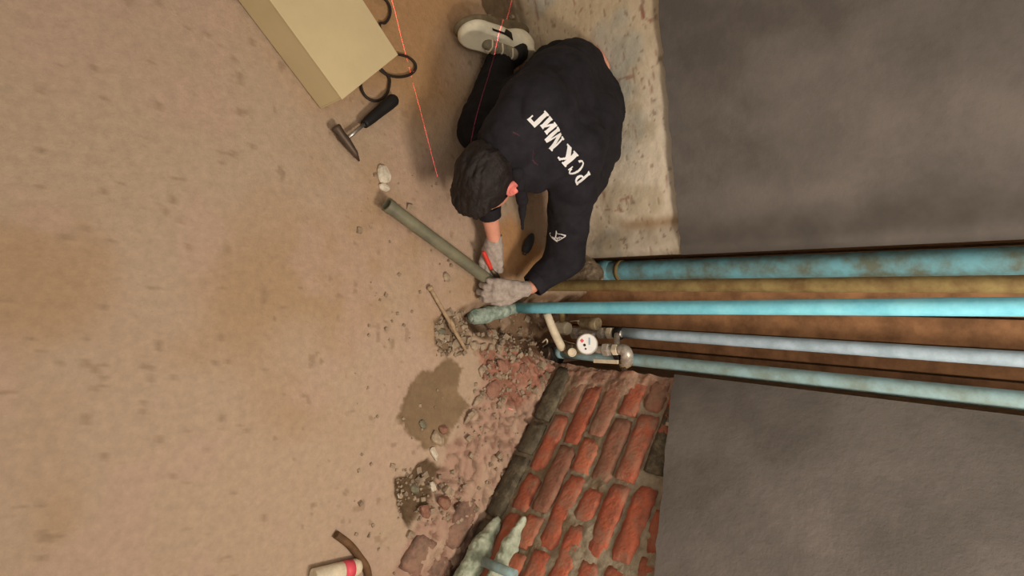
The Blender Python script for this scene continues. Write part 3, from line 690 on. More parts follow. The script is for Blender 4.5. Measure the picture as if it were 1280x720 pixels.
ch = [
 (478, 219, .052, .038, .028, 'whitestone', .3, 'pale whitewash chunk lying on the floor above the loose pipe'),
 (479, 233, .034, .026, .022, 'whitestone', 1.2, 'smaller pale chip broken off just below the pale chunk'),
 (558, 347, .034, .022, .016, 'stone', .6, 'small tan pebble on the floor left of the gloved hand'),
 (556, 425, .020, .018, .016, 'whitestone', .2, 'bright white chip in the small hole under the rod'),
 (551, 414, .036, .030, .022, 'greystone', .9, 'grey-brown stone at the upper edge of the small hole'),
 (566, 430, .040, .032, .024, 'stone', 2.2, 'tan stone beside the white chip in the small hole'),
 (579, 408, .030, .022, .020, 'stone', 1.7, 'small stone touching the foot of the cyan pipe'),
 (614, 417, .036, .024, .020, 'redstone', .4, 'reddish chip just below the stained pipe foot'),
 (593, 432, .036, .030, .024, 'stone', 1.1, 'tan lump left of the brick dust heap'),
 (617, 428, .030, .022, .020, 'stone', .2, 'little stone at the top of the brick dust heap'),
 (628, 427, .022, .018, .018, 'whitestone', .2, 'pale chip at the top right of the brick dust heap'),
 (604, 440, .034, .026, .022, 'redstone', 2.0, 'reddish chip inside the brick dust heap, upper left'),
 (626, 459, .062, .048, .030, 'redstone', .5, 'large pinkish block in the middle of the brick dust heap'),
 (612, 455, .028, .022, .022, 'redstone', .9, 'small brick chip left of the large pinkish block'),
 (618, 483, .074, .058, .030, 'redstone', 2.3, 'flat pinkish slab of mortar below the large pinkish block'),
 (601, 463, .040, .024, .020, 'stone', 2.9, 'tan splinter at the left rim of the brick dust heap'),
 (652, 461, .050, .034, .026, 'redstone', .1, 'rose brick piece right of the large pinkish block'),
 (640, 447, .034, .030, .022, 'stone', .7, 'tan chip between the meter and the brick dust heap'),
 (636, 478, .030, .022, .020, 'redstone', .7, 'red crumb between the slab and the rose brick piece'),
 (641, 494, .044, .026, .024, 'redstone', .3, 'brick splinter at the lower end of the brick dust heap'),
 (545, 548, .058, .036, .030, 'stone', .6, 'rounded tan stone in the cavity below the damp patch'),
 (552, 537, .034, .030, .024, 'redstone', 1.2, 'small pink stone above the rounded tan stone'),
 (541, 567, .052, .020, .022, 'whitestone', .35, 'white sliver of plaster below the rounded tan stone'),
 (528, 531, .034, .026, .016, 'greystone', .9, 'brown lump at the left of the cavity'),
 (541, 608, .040, .020, .018, 'whitestone', .5, 'white glinting shard in the dark crater'),
 (501, 622, .020, .016, .014, 'whitestone', .8, 'tiny pale chip at the left of the dark crater'),
 (520, 612, .040, .032, .024, 'greystone', .8, 'grey-brown lump in the dark crater'),
 (556, 628, .058, .040, .034, 'brick_brown', .6, 'brown broken brick lump right of the dark crater'),
 (533, 640, .060, .044, .030, 'redstone', .9, 'pinkish mortar slab below the dark crater'),
 (512, 668, .030, .024, .020, 'stone', .9, 'pale pebble at the floor edge near the bottom'),
 (598, 500, .060, .022, .022, 'stone', 2.2, 'long pale mortar splinter on the plinth'),
 (590, 520, .090, .024, .024, 'stone', 2.25, 'longest mortar splinter lying along the plinth'),
 (606, 470, .030, .022, .020, 'redstone', .5, 'chip at the upper end of the plinth'),
 (642, 98, .030, .022, .016, 'whitestone', .5, 'white chip between the lower leg and the wall'),
 (650, 84, .050, .034, .022, 'redstone', .2, 'reddish brick piece behind the ankle'),
]
for i, (x, y, sx, sy, h, m_, an, lb) in enumerate(ch):
    chunk('mortar_chunk' if 'brick' not in lb else 'brick_chunk', lb, x, y, sx, sy, h, m_, an)
# countless crumbs: one object
V, Fc = [], []
zones = [((600, 690), (415, 500), 300, .009, 0), ((545, 590), (388, 445), 170, .008, 1), ((495, 575), (585, 650), 150, .008, 1), ((572, 640), (470, 720), 160, .007, 0), ((440, 620), (180, 440), 70, .006, 1), ((440, 560), (440, 720), 40, .006, 1), ((620, 740), (380, 450), 120, .008, 0), ((600, 690), (20, 120), 110, .008, 1)]
for (x0, x1), (y0, y1), n_, r_, _ in zones:
    for _i in range(n_):
        p = P(rnd.uniform(x0, x1), rnd.uniform(y0, y1), 0)
        if p.y > WL(p.x) - 0.01 and p.x < -0.1 or p.y > WR(p.x) - 0.01: continue
        z_ = floor_z(p.x, p.y); r = r_ * (rnd.uniform(0.25, 1.0) ** 1.5 + (0.9 if rnd.random() < .06 else 0))
        k = len(V); q = [Vector((rnd.uniform(.6, 1) * sx * r, rnd.uniform(.6, 1) * sy * r, rnd.uniform(.4, .9) * sz * r)) for sx in (-1, 1) for sy in (-1, 1) for sz in (-1, 1)]
        rot = Matrix.Rotation(rnd.random() * 6, 3, 'Z') @ Matrix.Rotation(rnd.uniform(-.6, .6), 3, 'X')
        V += [rot @ v + Vector((p.x, p.y, z_ + r * .35)) for v in q]
        Fc += [(k, k + 1, k + 3, k + 2), (k + 4, k + 6, k + 7, k + 5), (k, k + 4, k + 5, k + 1), (k + 2, k + 3, k + 7, k + 6), (k, k + 2, k + 6, k + 4), (k + 1, k + 5, k + 7, k + 3)]
tag(link('rubble', V, Fc, 'stone', None, False), 'loose crumbs of mortar and brick dust strewn over the floor', 'rubble', kind='stuff')

# ------------------------------------------------------------------ loose things on the floor
a_, b_ = P(484, 256, 0.060), P(612, 351, 0.050)
t = thing('loose_pipe', 'loose olive plastic pipe with open end held by the gloved hand', 'pipe', None, a_)
hollow('pipe_body', (0, 0, 0), b_ - a_, 0.0205, 0.0165, 'olive', t)
hollow('socket_rim', (a_ - b_).normalized() * 0.002, (b_ - a_).normalized() * 0.016, 0.0225, 0.0168, 'olive', t, segs=3)
a_, b_ = P(537, 359, 0.014), P(582, 437, 0.016)
t = thing('steel_rod', 'thin cement-stained rod with a clamped lump across the small hole', 'rod', None, a_)
tube('shaft', [(b_ - a_) * f_ for f_ in (0, .2, .4, .6, .8, 1)], 0.0065, 'rod', t, 10, wob=.15)
m_ = (b_ - a_) * 0.60
box('lump', m_, (b_ - a_).normalized(), Vector((1, 0, 0)), Vector((0, 0, 1)), (0.035, 0.026, 0.02), 'rod', t, 0.005)
lathe('end_knob', (0, 0, 0), (a_ - b_), [(0.006, -.012), (0.010, -.008), (0.010, 0), (0.006, .004)], 'rod', t, 12)
# dark oval tool grip
a_, b_ = P(665, 294, 0.03), P(657, 314, 0.02)
t = thing('chisel_grip', 'slate-coloured oval rubber grip standing on the floor between the arms', 'tool', None, b_)
o = tube('grip', [(a_ - b_) * f_ for f_ in (-.15, 0, .25, .6, .9, 1.1)], [0.004, 0.014, 0.018, 0.018, 0.014, 0.005], 'dark_oval', t, 16, sub=3)
tube('bolster', [(a_ - b_) * -.22, (a_ - b_) * -.08], [0.007, 0.008], 'dsteel', t, 12)

# box with folded flaps, upper left
zb = 0.13
A_ = P(497, 68, zb); B_ = P(458, -4, zb); D_ = P(437, 116, zb)
e1 = (D_ - A_); e1.z = 0; e1.normalize(); e2 = Vector((e1.y, -e1.x, 0))
if e2.dot(B_ - A_) < 0: e2 = -e2
w1, w2 = 0.24, 0.34
t = thing('cardboard_box', 'cream cardboard box corner beside the cable at the upper left', 'box', None, (A_.x, A_.y, 0.0))
def bx(u, v, z): return Vector((0, 0, z)) + e1 * u + e2 * v
th = 0.004
box('side_panel', bx(w1 / 2, th / 2, zb / 2), e1, e2, (0, 0, 1), (w1, th, zb - .012), 'cream', t, 0.001)
box('side_panel', bx(w1 / 2, w2 - th / 2, zb / 2), e1, e2, (0, 0, 1), (w1, th, zb - .012), 'cream', t, 0.001)
box('side_panel', bx(th / 2, w2 / 2, zb / 2), e1, e2, (0, 0, 1), (th, w2 - 2 * th, zb - .012), 'cream', t, 0.001)
box('side_panel', bx(w1 - th / 2, w2 / 2, zb / 2), e1, e2, (0, 0, 1), (th, w2 - 2 * th, zb - .012), 'cream', t, 0.001)
box('lid', bx(w1 / 2, w2 / 2, zb - .003), e1, e2, (0, 0, 1), (w1 + .004, w2 + .004, .006), 'cream', t, 0.002)
box('bottom_panel', bx(w1 / 2, w2 / 2, .006), e1, e2, (0, 0, 1), (w1 - 2 * th, w2 - 2 * th, .005), 'cream', t, 0.001)
# cable loops
cp = []
def loop(cx, cy, rx, ry, a0, a1, n_, z_=0.009, rot=0):
    for i in range(n_):
        a = math.radians(a0 + (a1 - a0) * i / (n_ - 1)); u, v = rx * math.cos(a), ry * math.sin(a)
        cp.append(P(cx + u * math.cos(rot) - v * math.sin(rot), cy + u * math.sin(rot) + v * math.cos(rot), z_))
loop(470, 14, 18, 19, -100, 75, 8); loop(496, 82, 24, 14, -120, 170, 12, .012, .1); loop(469, 104, 18, 22, -20, 200, 10)
o = tube('power_cable', cp, 0.0042, 'blackcable', None, 8, sub=6); tag(centre(o), 'dark power cable looping out from under the cream box', 'cable')
# hammer
a_, b_ = P(493, 124, 0.030), P(454, 156, 0.026)
hd = (b_ - a_); hd.z = 0; hd.normalize(); side = Vector((-hd.y, hd.x, 0))
t = thing('hammer', 'hammer with thick black rubber grip and thin steel shaft below the box', 'hammer', None, a_)
Lg = (b_ - a_).length
tube('grip', [hd * (Lg * f_) for f_ in (-.04, .03, .2, .5, .75, 1.0)], [0.012, 0.019, 0.0195, 0.017, 0.016, 0.0125], 'black', t, 18, sub=3)
tube('shaft', [hd * (Lg * .98), hd * (Lg + .075)], 0.006, 'steel', t, 12)
hc = hd * (Lg + .082)
tube('hammer_head', [hc - side * .045, hc - side * .040, hc - side * .018, hc, hc + side * .02, hc + side * .045, hc + side * .07 + Vector((0, 0, -.008))], [0.013, 0.015, 0.012, 0.014, 0.012, 0.009, 0.003], 'dsteel', t, 14)
# tube end with red print, lower left
a_ = P(433, 712, 0.03); b_ = P(453, 707, 0.03)
t = thing('sealant_tube', 'white and pink striped tube at the lower left corner', 'tube', None, a_)
dv = (b_ - a_).normalized(); sdv = Vector((-dv.y, dv.x, 0))
tube('tube_body', [-sdv * .0 + dv * -.10, dv * -.02, dv * .03, dv * .042, dv * .046], [0.024, 0.024, 0.024, 0.018, 0.006], 'offwhite', t, 20)
tube('stripe', [dv * -.012, dv * .018], [0.0246, 0.0246], 'redmark', t, 20)
o = tube('black_hose', [P(420, 668, .012), P(437, 681, .012), P(450, 697, .012), P(459, 712, .012), P(462, 740, .012)], 0.011, mat('brown_hose', (104, 76, 50), .7), None, 12, sub=6)
o.name = 'brown_hose'; tag(centre(o), 'dull brown hose curving round the striped tube, lower left', 'hose')

# ------------------------------------------------------------------ the kneeling worker
hipc = P(728, 108, 0.30)
person = thing('person', 'person in a dark work jacket kneeling at the pipes, bent forward, with grey gloves', 'person', None, (hipc.x, hipc.y, 0.0))
def own(o, parent=None):                       # geometry is in world coordinates; hang it on the person without moving it
    o.parent = parent or person
    o.matrix_parent_inverse = Matrix.Translation(-person.location) if parent is None else Matrix.Identity(4)
    return o
Lat = (P(735, 220, .42) - P(655, 130, .42)); Lat.z = 0; Lat.normalize()       # across the back, towards his left side
pel, sp1, sp2, nck = P(730, 108, .27), P(712, 135, .34), P(690, 165, .385), P(655, 200, .36)
shL, elL, wrL = P(716, 232, .36), P(706, 322, .21), P(664, 359, .150)
shR, elR, cuR, wrR = P(632, 168, .34), P(604, 222, .17), P(620, 264, .115), P(618, 300, .095)
hpL, knL, anL = P(738, 120, .24), P(712, 205, .10), P(672, 130, .07)
hpR, knR, anR = P(700, 92, .24), P(602, 160, .105), P(624, 82, .065)
cuR = elR.lerp(wrR, .50)
hc_ = P(610, 226, 0.27)
HL = Vector((.45, .35, .80)).normalized(); HF = Vector((.83, .03, -.49)); HF = (HF - HL * HF.dot(HL)).normalized(); HU = HF.cross(HL) * 1.0
def hl(x, y, z): return hc_ + HF * x + HL * y + HU * z
allp = [pel, nck, shL, elL, wrL, shR, elR, wrR, hpL, knL, anL, hpR, knR, anR, hc_]
def bounds(ps, m_):
    A = np.array([p[:] for p in ps]); return A.min(0) - m_, A.max(0) + m_
def f_head(X, Y, Z, g=0.0):
    A = (HF, HL, HU)
    d = ell(X, Y, Z, hl(-.012, 0, .028), A, (.092 + g, .074 + g, .090 + g))
    d = smin(d, ell(X, Y, Z, hl(.030, 0, -.045), A, (.058 + g, .056 + g, .062 + g)), .03)
    return d
def f_body(X, Y, Z):
    d = f_head(X, Y, Z)
    d = smin(d, ell(X, Y, Z, hl(.060, 0, -.088), (HF, HL, HU), (.026, .028, .020)), .02)       # chin
    d = smin(d, rc(X, Y, Z, hl(.086, 0, .018), hl(.108, 0, -.018), .008, .013), .012)            # nose
    d = smin(d, rc(X, Y, Z, hl(.088, -.016, -.048), hl(.088, .016, -.048), .006, .006), .006)    # lips
    d = smin(d, rc(X, Y, Z, hl(.078, -.03, .030), hl(.078, .03, .030), .009, .009), .012)        # brow
    for s in (-1, 1):
        d = np.maximum(d, -(np.sqrt((X - hl(.096, s * .032, .006).x) ** 2 + (Y - hl(.096, s * .032, .006).y) ** 2 + (Z - hl(.096, s * .032, .006).z) ** 2) - .013))
        d = smin(d, rc(X, Y, Z, hl(.078, s * .031, .006), hl(.079, s * .031, .006), .012, .012), .003)   # eyeball under its lid
    d = smin(d, rc(X, Y, Z, hl(-.03, 0, -.05), nck, .050, .045), .03)
    for s in (-1, 1):
        o = Lat * (.075 * s)
        d = smin(d, rc(X, Y, Z, sp2 + o, nck + o * .55, .075, .040), .03)
        d = smin(d, rc(X, Y, Z, pel + o * .8, sp2 + o, .10, .09), .05)
    for a, b, c, r in ((shL, elL, wrL, 0), (shR, elR, wrR, 0)):
        d = smin(d, rc(X, Y, Z, a, b, .050, .038), .03); d = smin(d, rc(X, Y, Z, b, c, .037, .0235), .015)
    for a, b, c in ((hpL, knL, anL), (hpR, knR, anR)):
        d = smin(d, rc(X, Y, Z, a, b, .080, .055), .03); d = smin(d, rc(X, Y, Z, b, c, .052, .034), .02)
    return d
lo, hi = bounds(allp, .14)
body = own(vox('body', f_body, lo, hi, 0.006, 'skin', None, 1))
# ears
for s in (-1, 1):
    ec = hl(-.008, s * .078, -.004)
    def f_ear(X, Y, Z, s=s):
        A = (HF, HL, HU)
        ec2 = hl(-.012, s * .083, -.002)
        d = ell(X, Y, Z, ec2, A, (.025, .011, .039))
        d = np.maximum(d, -ell(X, Y, Z, hl(-.008, s * .0925, .004), A, (.015, .009, .026)))
        d = smin(d, ell(X, Y, Z, hl(.002, s * .083, -.002), A, (.005, .007, .008)), .003)
        return smin(d, ell(X, Y, Z, hl(-.006, s * .084, -.027), A, (.010, .007, .011)), .004)
    own(vox('ear', f_ear, *bounds([ec], .05), 0.0018, 'ear', None, 1))
# hair: short, thick, uneven tufts
def f_hair(X, Y, Z):
    A = (HF, HL, HU)
    q = [(X - hc_.x) * a.x + (Y - hc_.y) * a.y + (Z - hc_.z) * a.z for a in A]
    d = ell(X, Y, Z, hl(-.016, 0, .032), A, (.108, .086, .102))
    d = smin(d, ell(X, Y, Z, hl(-.055, 0, -.02), A, (.055, .066, .055)), .03)
    d = smin(d, ell(X, Y, Z, hl(.060, 0, .075), A, (.045, .060, .030)), .02)           # fringe falling forward
    tuft = fbm(q[0] * 0.6, q[1] * 1.6, q[2] * 0.6, 48, 3, 4)
    d = d + 0.0065 * tuft
    line = -.030 + 0.9 * np.maximum(q[0] - 0.0, 0) * 1.1 + 0.35 * np.maximum(-q[0], 0) * -1.0    # hair line rises over the face
    d = np.maximum(d, (line - q[2]) * 0.8 + 0.004 * tuft)
    earcut = ell(X, Y, Z, hl(-.008, .088, -.008), A, (.033, .024, .044)); d = np.maximum(d, -earcut)
    earcut = ell(X, Y, Z, hl(-.008, -.088, -.008), A, (.026, .022, .034)); return np.maximum(d, -earcut)
own(vox('hair', f_hair, *bounds([hc_], .15), 0.0028, 'hair', None, 0))

def folds(X, Y, Z, amp, seed, d):
    near = np.abs(d) < 0.03
    n_ = noise(X + 0 * Y + 0 * Z, Y + 0 * X, Z + 0 * X, 16, seed)
    w_ = 1 - np.abs(noise(X + .03 * n_, Y - .03 * n_, Z * 1.4, 11, seed + 3)) * 2
    w2 = 1 - np.abs(noise(X * 1.3, Y * .8, Z * 1.2 + .02 * n_, 24, seed + 5)) * 2
    return amp * (0.75 * w_ + 0.35 * w2)
cuffL = wrL.lerp(elL, .06)
def wallclip(X, Y, Z, d, g=.006): return np.maximum(d, (Y - (1.526 + .278 * (X + 1.10))) * .963 + g + 0 * Z)
def f_jacket(X, Y, Z):
    d = None
    for s in (-1, 1):
        o = Lat * (.078 * s)
        for e in (rc(X, Y, Z, pel + o * .85 + Vector((0, 0, .0)), sp1 + o, .118, .122), rc(X, Y, Z, sp1 + o, sp2 + o, .122, .110), rc(X, Y, Z, sp2 + o, nck + o * .75, .105, .066)):
            d = e if d is None else smin(d, e, .045)
    d = smin(d, rc(X, Y, Z, sp2 + Lat * .10, shL, .10, .080), .05)
    d = smin(d, rc(X, Y, Z, sp2 - Lat * .10, shR, .09, .070), .05)
    d = smin(d, rc(X, Y, Z, shL, elL, .080, .074), .03)
    d = smin(d, rc(X, Y, Z, elL, cuffL, .070, .046), .03)
    d = smin(d, rc(X, Y, Z, shR, elR, .070, .058), .03)
    d = smin(d, rc(X, Y, Z, elR, cuR, .054, .040), .025)
    d = smin(d, ell(X, Y, Z, pel + Lat * .12 + Vector((.02, .0, .05)), (Lat, Vector((0, 0, 1)).cross(Lat), Vector((0, 0, 1))), (.09, .10, .09)), .05)
    d = smin(d, rc(X, Y, Z, P(742, 185, .33), P(728, 225, .33), .095, .085), .05)
    # collar roll round the neck
    for t_ in (-1, -.5, 0, .5, 1):
        pass
    cdir = (nck - sp2).normalized(); c1 = nck + cdir * .030
    d = smin(d, rc(X, Y, Z, c1 - Lat * .06, c1 + Lat * .06 , .036, .040), .02)
    d = d + folds(X, Y, Z, 0.0075, 12, d)
    # open cuffs and hem
    fc = (wrL - elL).normalized(); d = np.maximum(d, (X - cuffL.x) * fc.x + (Y - cuffL.y) * fc.y + (Z - cuffL.z) * fc.z)
    hem = (sp1 - pel).normalized(); 
    d = np.maximum(d, -((X - pel.x) * hem.x + (Y - pel.y) * hem.y + (Z - pel.z) * hem.z) - .026 + 0.010 * noise(X, Y, Z, 9, 2))
    return wallclip(X, Y, Z, d)
jacket = own(vox('jacket', f_jacket, *bounds([pel, nck, shL, elL, wrL, shR, elR, cuR], .17), 0.0048, 'jacket', None, 1))
# collar point hanging below the chin side
def f_flap(X, Y, Z):
    a, b, c = P(646, 215, .37), P(653, 250, .30), P(653, 286, .215)
    d = smin(rc(X, Y, Z, a, b, .022, .018), rc(X, Y, Z, b, c, .016, .004), .01)
    return d + .002 * noise(X, Y, Z, 60, 4)
own(vox('collar', f_flap, *bounds([P(648, 200, .38), P(653, 286, .20)], .05), 0.003, 'jacket', None, 1))
def f_cuff(a, b, r1, r2, seed):
    ax_ = (b - a).normalized()
    def f(X, Y, Z):
        d = rc(X, Y, Z, a, b, r1, r2) + .0015 * noise(X, Y, Z, 70, seed)
        tt = (X - a.x) * ax_.x + (Y - a.y) * ax_.y + (Z - a.z) * ax_.z
        L_ = (b - a).length
        d = np.maximum(d, np.maximum(-tt, tt - L_))
        inner = rc(X, Y, Z, b, b + ax_ * .03, r2 - .007, r2 - .007)
        return np.maximum(d, -inner)
    return f
fcl = (wrL - elL).normalized()
own(vox('cuff', f_cuff(cuffL - fcl * .03, cuffL + fcl * .006, .049, .044, 3), *bounds([cuffL], .07), 0.0028, 'jacket', None, 1))
fcr = (wrR - elR).normalized(); cq = (cuR - elR).normalized()
own(vox('cuff', f_cuff(cuR - Vector((0, 0, 0)) - (wrR - cuR).normalized() * .015, cuR + (wrR - cuR).normalized() * .028, .043, .037, 5), *bounds([cuR], .08), 0.0028, 'jacket', None, 1))

def f_trousers(X, Y, Z):
    d = rc(X, Y, Z, hpL, hpR, .105, .105)
    d = smin(d, rc(X, Y, Z, pel - Vector((0, 0, .02)), pel - Vector((0, 0, .02)) + (pel - sp1).normalized() * .045, .112, .114), .04)
    for a, b, c, r in ((hpL, knL, anL, .082), (hpR, knR, anR, .083)):
        d = smin(d, rc(X, Y, Z, a, b, .095, r), .035)
        d = smin(d, rc(X, Y, Z, b, c, r - .002, .058), .02)
    d = d + folds(X, Y, Z, 0.007, 31, d)
    for a, b in ((anL, knL), (anR, knR)):
        q = (a - b).normalized()
        far = (X - a.x) * q.x + (Y - a.y) * q.y + (Z - a.z) * q.z
        near = rc(X, Y, Z, a, a + q * .08, .08, .08)
        d = np.where(near < 0, np.maximum(d, far - .012), d)
    return wallclip(X, Y, Z, np.maximum(d, 0.004 - Z))
trousers = own(vox('trousers', f_trousers, *bounds([hpL, hpR, knL, knR, anL, anR, pel], .15), 0.005, 'trousers', None, 1))
# bare strip of the back between jacket hem and waistband
ski = (pel - sp1).normalized()
def f_strip(X, Y, Z):
    c = pel + ski * .030
    d = rc(X, Y, Z, c - Lat * .04, c + Lat * .085 , .112, .121)
    tt = (X - c.x) * ski.x + (Y - c.y) * ski.y + (Z - c.z) * ski.z
    return wallclip(X, Y, Z, np.maximum(d, np.abs(tt) - .024), .008)
own(vox('bare_back', f_strip, *bounds([pel], .25), 0.004, 'skin', None, 1))

# shoe: toe towards the camera, lying on its inner side
def shoe(toe, heel, up, name, lab):
    Tn = (toe - heel).normalized(); Up = up - Tn * up.dot(Tn); Up.normalize(); Sd = Tn.cross(Up)
    c0 = (toe + heel) / 2
    SC = 1.15
    def g(a, b, c): return c0 + Tn * (a * SC) + Up * (b * SC) + Sd * (c * SC)
    A = (Tn, Up, Sd)
    def f_up(X, Y, Z):
        d = ell(X, Y, Z, g(.088, .030, .0), A, tuple(SC * v for v in (.060, .036, .046)))
        d = smin(d, ell(X, Y, Z, g(.02, .044, .0), A, tuple(SC * v for v in (.070, .044, .042))), .025)
        d = smin(d, ell(X, Y, Z, g(-.08, .046, .0), A, tuple(SC * v for v in (.060, .052, .036))), .025)
        d = smin(d, rc(X, Y, Z, g(-.055, .05, 0), g(-.098, .105, 0), .040, .028), .02)
        bb = (X - c0.x) * Up.x + (Y - c0.y) * Up.y + (Z - c0.z) * Up.z
        aa = (X - c0.x) * Tn.x + (Y - c0.y) * Tn.y + (Z - c0.z) * Tn.z
        d = np.maximum(d, .008 - bb)
        d = np.maximum(d, bb - .112 + .25 * np.maximum(aa + .09, 0))
        return np.maximum(d, -rc(X, Y, Z, g(-.058, .070, 0), g(-.050, .16, 0), .026, .040))
    lo, hi = bounds([g(.16, 0, .05), g(-.16, .14, -.05), g(.16, .14, -.05), g(-.16, 0, .05), g(-.16, 0, -.05), g(.16, 0, -.05)], .02)
    up_ = own(vox(name, f_up, lo, hi, .003, 'shoe', None, 1))
    if lab: up_['label'] = lab
    def f_sole(X, Y, Z):
        d = ell(X, Y, Z, g(.075, .006, 0), A, tuple(SC * v for v in (.078, .018, .050)))
        d = smin(d, ell(X, Y, Z, g(-.07, .006, 0), A, tuple(SC * v for v in (.078, .018, .042))), .03)
        d = smin(d, rc(X, Y, Z, g(.05, .006, 0), g(-.05, .006, 0), .014, .014), .03)
        bb = (X - c0.x) * Up.x + (Y - c0.y) * Up.y + (Z - c0.z) * Up.z
        return np.maximum(d, -.010 - bb)
    s_ = vox('sole', f_sole, lo, hi, .003, 'shoe_sole', None, 1); s_.parent = up_
    def f_ton(X, Y, Z):
        d = rc(X, Y, Z, g(.060, .062, 0), g(-.020, .096, 0), .020, .024)
        return d
    s_ = vox('tongue', f_ton, lo, hi, .003, 'shoe_grey', None, 1); s_.parent = up_
    for i in range(5):
        f_ = i / 4; q = g(.058 - .066 * f_, .078 + .030 * f_, 0)
        l_ = tube('lace', [q + Sd * -.024 - Up * .014, q + Sd * -.012 + Up * .004, q + Up * .006, q + Sd * .012 + Up * .004, q + Sd * .026 - Up * .016], .0032, 'shoe_grey' if i % 2 else 'offwhite', up_, 8, sub=3)
    # dark side stripe and eyelet patch on the visible side
    dg = bpy.context.evaluated_depsgraph_get(); bv = BVHTree.FromPolygons([v.co[:] for v in up_.data.vertices], [p.vertices[:] for p in up_.data.polygons])
    for nm, quad in (('side_stripe', [(.062, .052), (-.020, .070), (-.020, .063), (.062, .045)]), ('side_patch', [(.022, .060), (-.018, .068), (-.022, .045), (.000, .038)])):
        V, Fc = [], []; n_ = 12
        for i in range(n_ + 1):
            for j in range(5):
                u, v = i / n_, j / 4
                a = (1 - v) * ((1 - u) * quad[0][0] + u * quad[1][0]) + v * ((1 - u) * quad[3][0] + u * quad[2][0])
                b = (1 - v) * ((1 - u) * quad[0][1] + u * quad[1][1]) + v * ((1 - u) * quad[3][1] + u * quad[2][1])
                sg = 1 if Sd.z > 0 else -1
                h = bv.ray_cast(g(a, b, .12 * sg), Sd * -sg)
                V.append((h[0] if h[0] else g(a, b, .03 * sg)) + Sd * (.0018 * sg))
        for i in range(n_):
            for j in range(4): Fc.append((i * 5 + j, i * 5 + j + 1, (i + 1) * 5 + j + 1, (i + 1) * 5 + j))
        link(nm, V, Fc, 'black', up_, True)
    return g
zs_ = .052
gR = shoe(P(565, 30, zs_), P(662, 42, zs_ + .012), Vector((.85, .10, .42)), 'shoe', 'white trainer with dark stripe, lying on its side')
own(tube('sock', [anR.lerp(knR, .25), anR, gR(-.058, .085, 0), gR(-.062, .05, 0)], [.045, .041, .036, .028], 'black', None, 18, sub=5))
gL = shoe(P(700, 100, .05), P(705, 160, .055), Vector((.6, .3, .6)), 'shoe', None)

# gloves with five fingers each
def hand(name, wrist, d, n, thumb_side, curls, spread, thumb_pts=None, scale=1.0, cuff_from=None, h=.0022):
    """d: towards the fingers, n: out of the back of the hand; curls: three bend angles (degrees) per finger"""
    d = d.normalized(); n = (n - d * n.dot(d)).normalized(); s = d.cross(n) * thumb_side
    prim = []
    pw = [(-.030), (-.010), (.011), (.030)]                       # little .. index, measured towards the thumb side
    L = [(.030, .020, .017), (.038, .025, .019), (.042, .028, .020), (.038, .024, .019)]
    kn = [.078, .084, .086, .082]
    for i in range(4):
        a = wrist + s * pw[i] * .55 + d * .01; b = wrist + s * pw[i] + d * kn[i] * scale
        prim.append((a, b, .0155, .0135, .012))
        p = b; ang = 0; sa = math.radians(spread * (i - 1.5))
        dd0 = (d * math.cos(sa) + s * math.sin(sa))
        r = .0118 if i else .0105
        for k in range(3):
            ang += math.radians(curls[i][k])
            dir_ = dd0 * math.cos(ang) - n * math.sin(ang)
            q = p + dir_ * L[i][k] * scale * 1.05
            prim.append((p, q, r, r * .93, .0035 if k else .006)); p = q; r *= .93
    if thumb_pts:
        T = [wrist + s * a + d * b + n * c for a, b, c in thumb_pts]
        prim.append((T[0], T[1], .0165, .0145, .010)); prim.append((T[1], T[2], .0135, .0122, .004)); prim.append((T[2], T[3], .0122, .0105, .004))
    if cuff_from is not None: prim.append((cuff_from, wrist + d * .02, .0275, .0255, .012))
    pts = [p for q in prim for p in q[:2]]
    def f(X, Y, Z):
        r_ = None
        for a, b, ra, rb, k in prim:
            e = rc(X, Y, Z, a, b, ra, rb); r_ = e if r_ is None else smin(r_, e, k)
        if cuff_from is not None:
            u = (wrist - cuff_from).normalized()
            r_ = np.maximum(r_, -((X - cuff_from.x) * u.x + (Y - cuff_from.y) * u.y + (Z - cuff_from.z) * u.z))
        return r_ + .0008 * noise(X, Y, Z, 120, 5)
    return own(vox(name, f, *bounds(pts, .03), h, 'glove', None, 1))
upc = (Vector((0, 0, CAMH)) - P(625, 362, .1)).normalized()
# his left hand lies over the end of the loose pipe
pw_ = (P(484, 256, .075) - P(616, 352, .085)).normalized()
wl_ = P(650, 362, .150)
hand('glove', wl_, -cam_r + Vector((.04, -.12, 0)), upc + Vector((.25, 0, 0)), -1, [(22, 40, 30)] * 2 + [(16, 42, 34), (12, 46, 30)], 4,
     [(.022, .012, -.004), (.040, .040, -.004), (.046, .068, -.006), (.044, .094, -.012)], .98, P(659, 361, .155))
# his right hand reaches down with the red-handled cutter
wr_ = P(618, 303, .090)
hand('glove', wr_, P(611, 345, .060) - wr_, upc + Vector((0, -.25, 0)), 1, [(28, 48, 30), (26, 44, 28), (22, 40, 26), (14, 34, 22)], 3,
     [(.018, .010, -.008), (.030, .034, -.020), (.026, .060, -.028), (.016, .080, -.030)], .9, P(618, 294, .096))

# red-handled cutter in the right hand
a_, b_, c_2 = P(604, 314, .085), P(614, 336, .075), P(622, 347, .062)
t = thing('utility_knife', 'red-handled knife held in the glove above the loose pipe', 'knife', None, a_)
tube('handle', [Vector((0, 0, 0)), (b_ - a_) * .1, (b_ - a_) * .6, b_ - a_], [.004, .0075, .008, .007], 'red', t, 12, sub=2)
tube('blade_holder', [(b_ - a_), (b_ - a_).lerp(c_2 - a_, .5), c_2 - a_], [.007, .0095, .010], 'dsteel', t, 12)
tube('blade', [c_2 - a_, (c_2 - a_) * 1.12], [.004, .002], 'steel', t, 8)

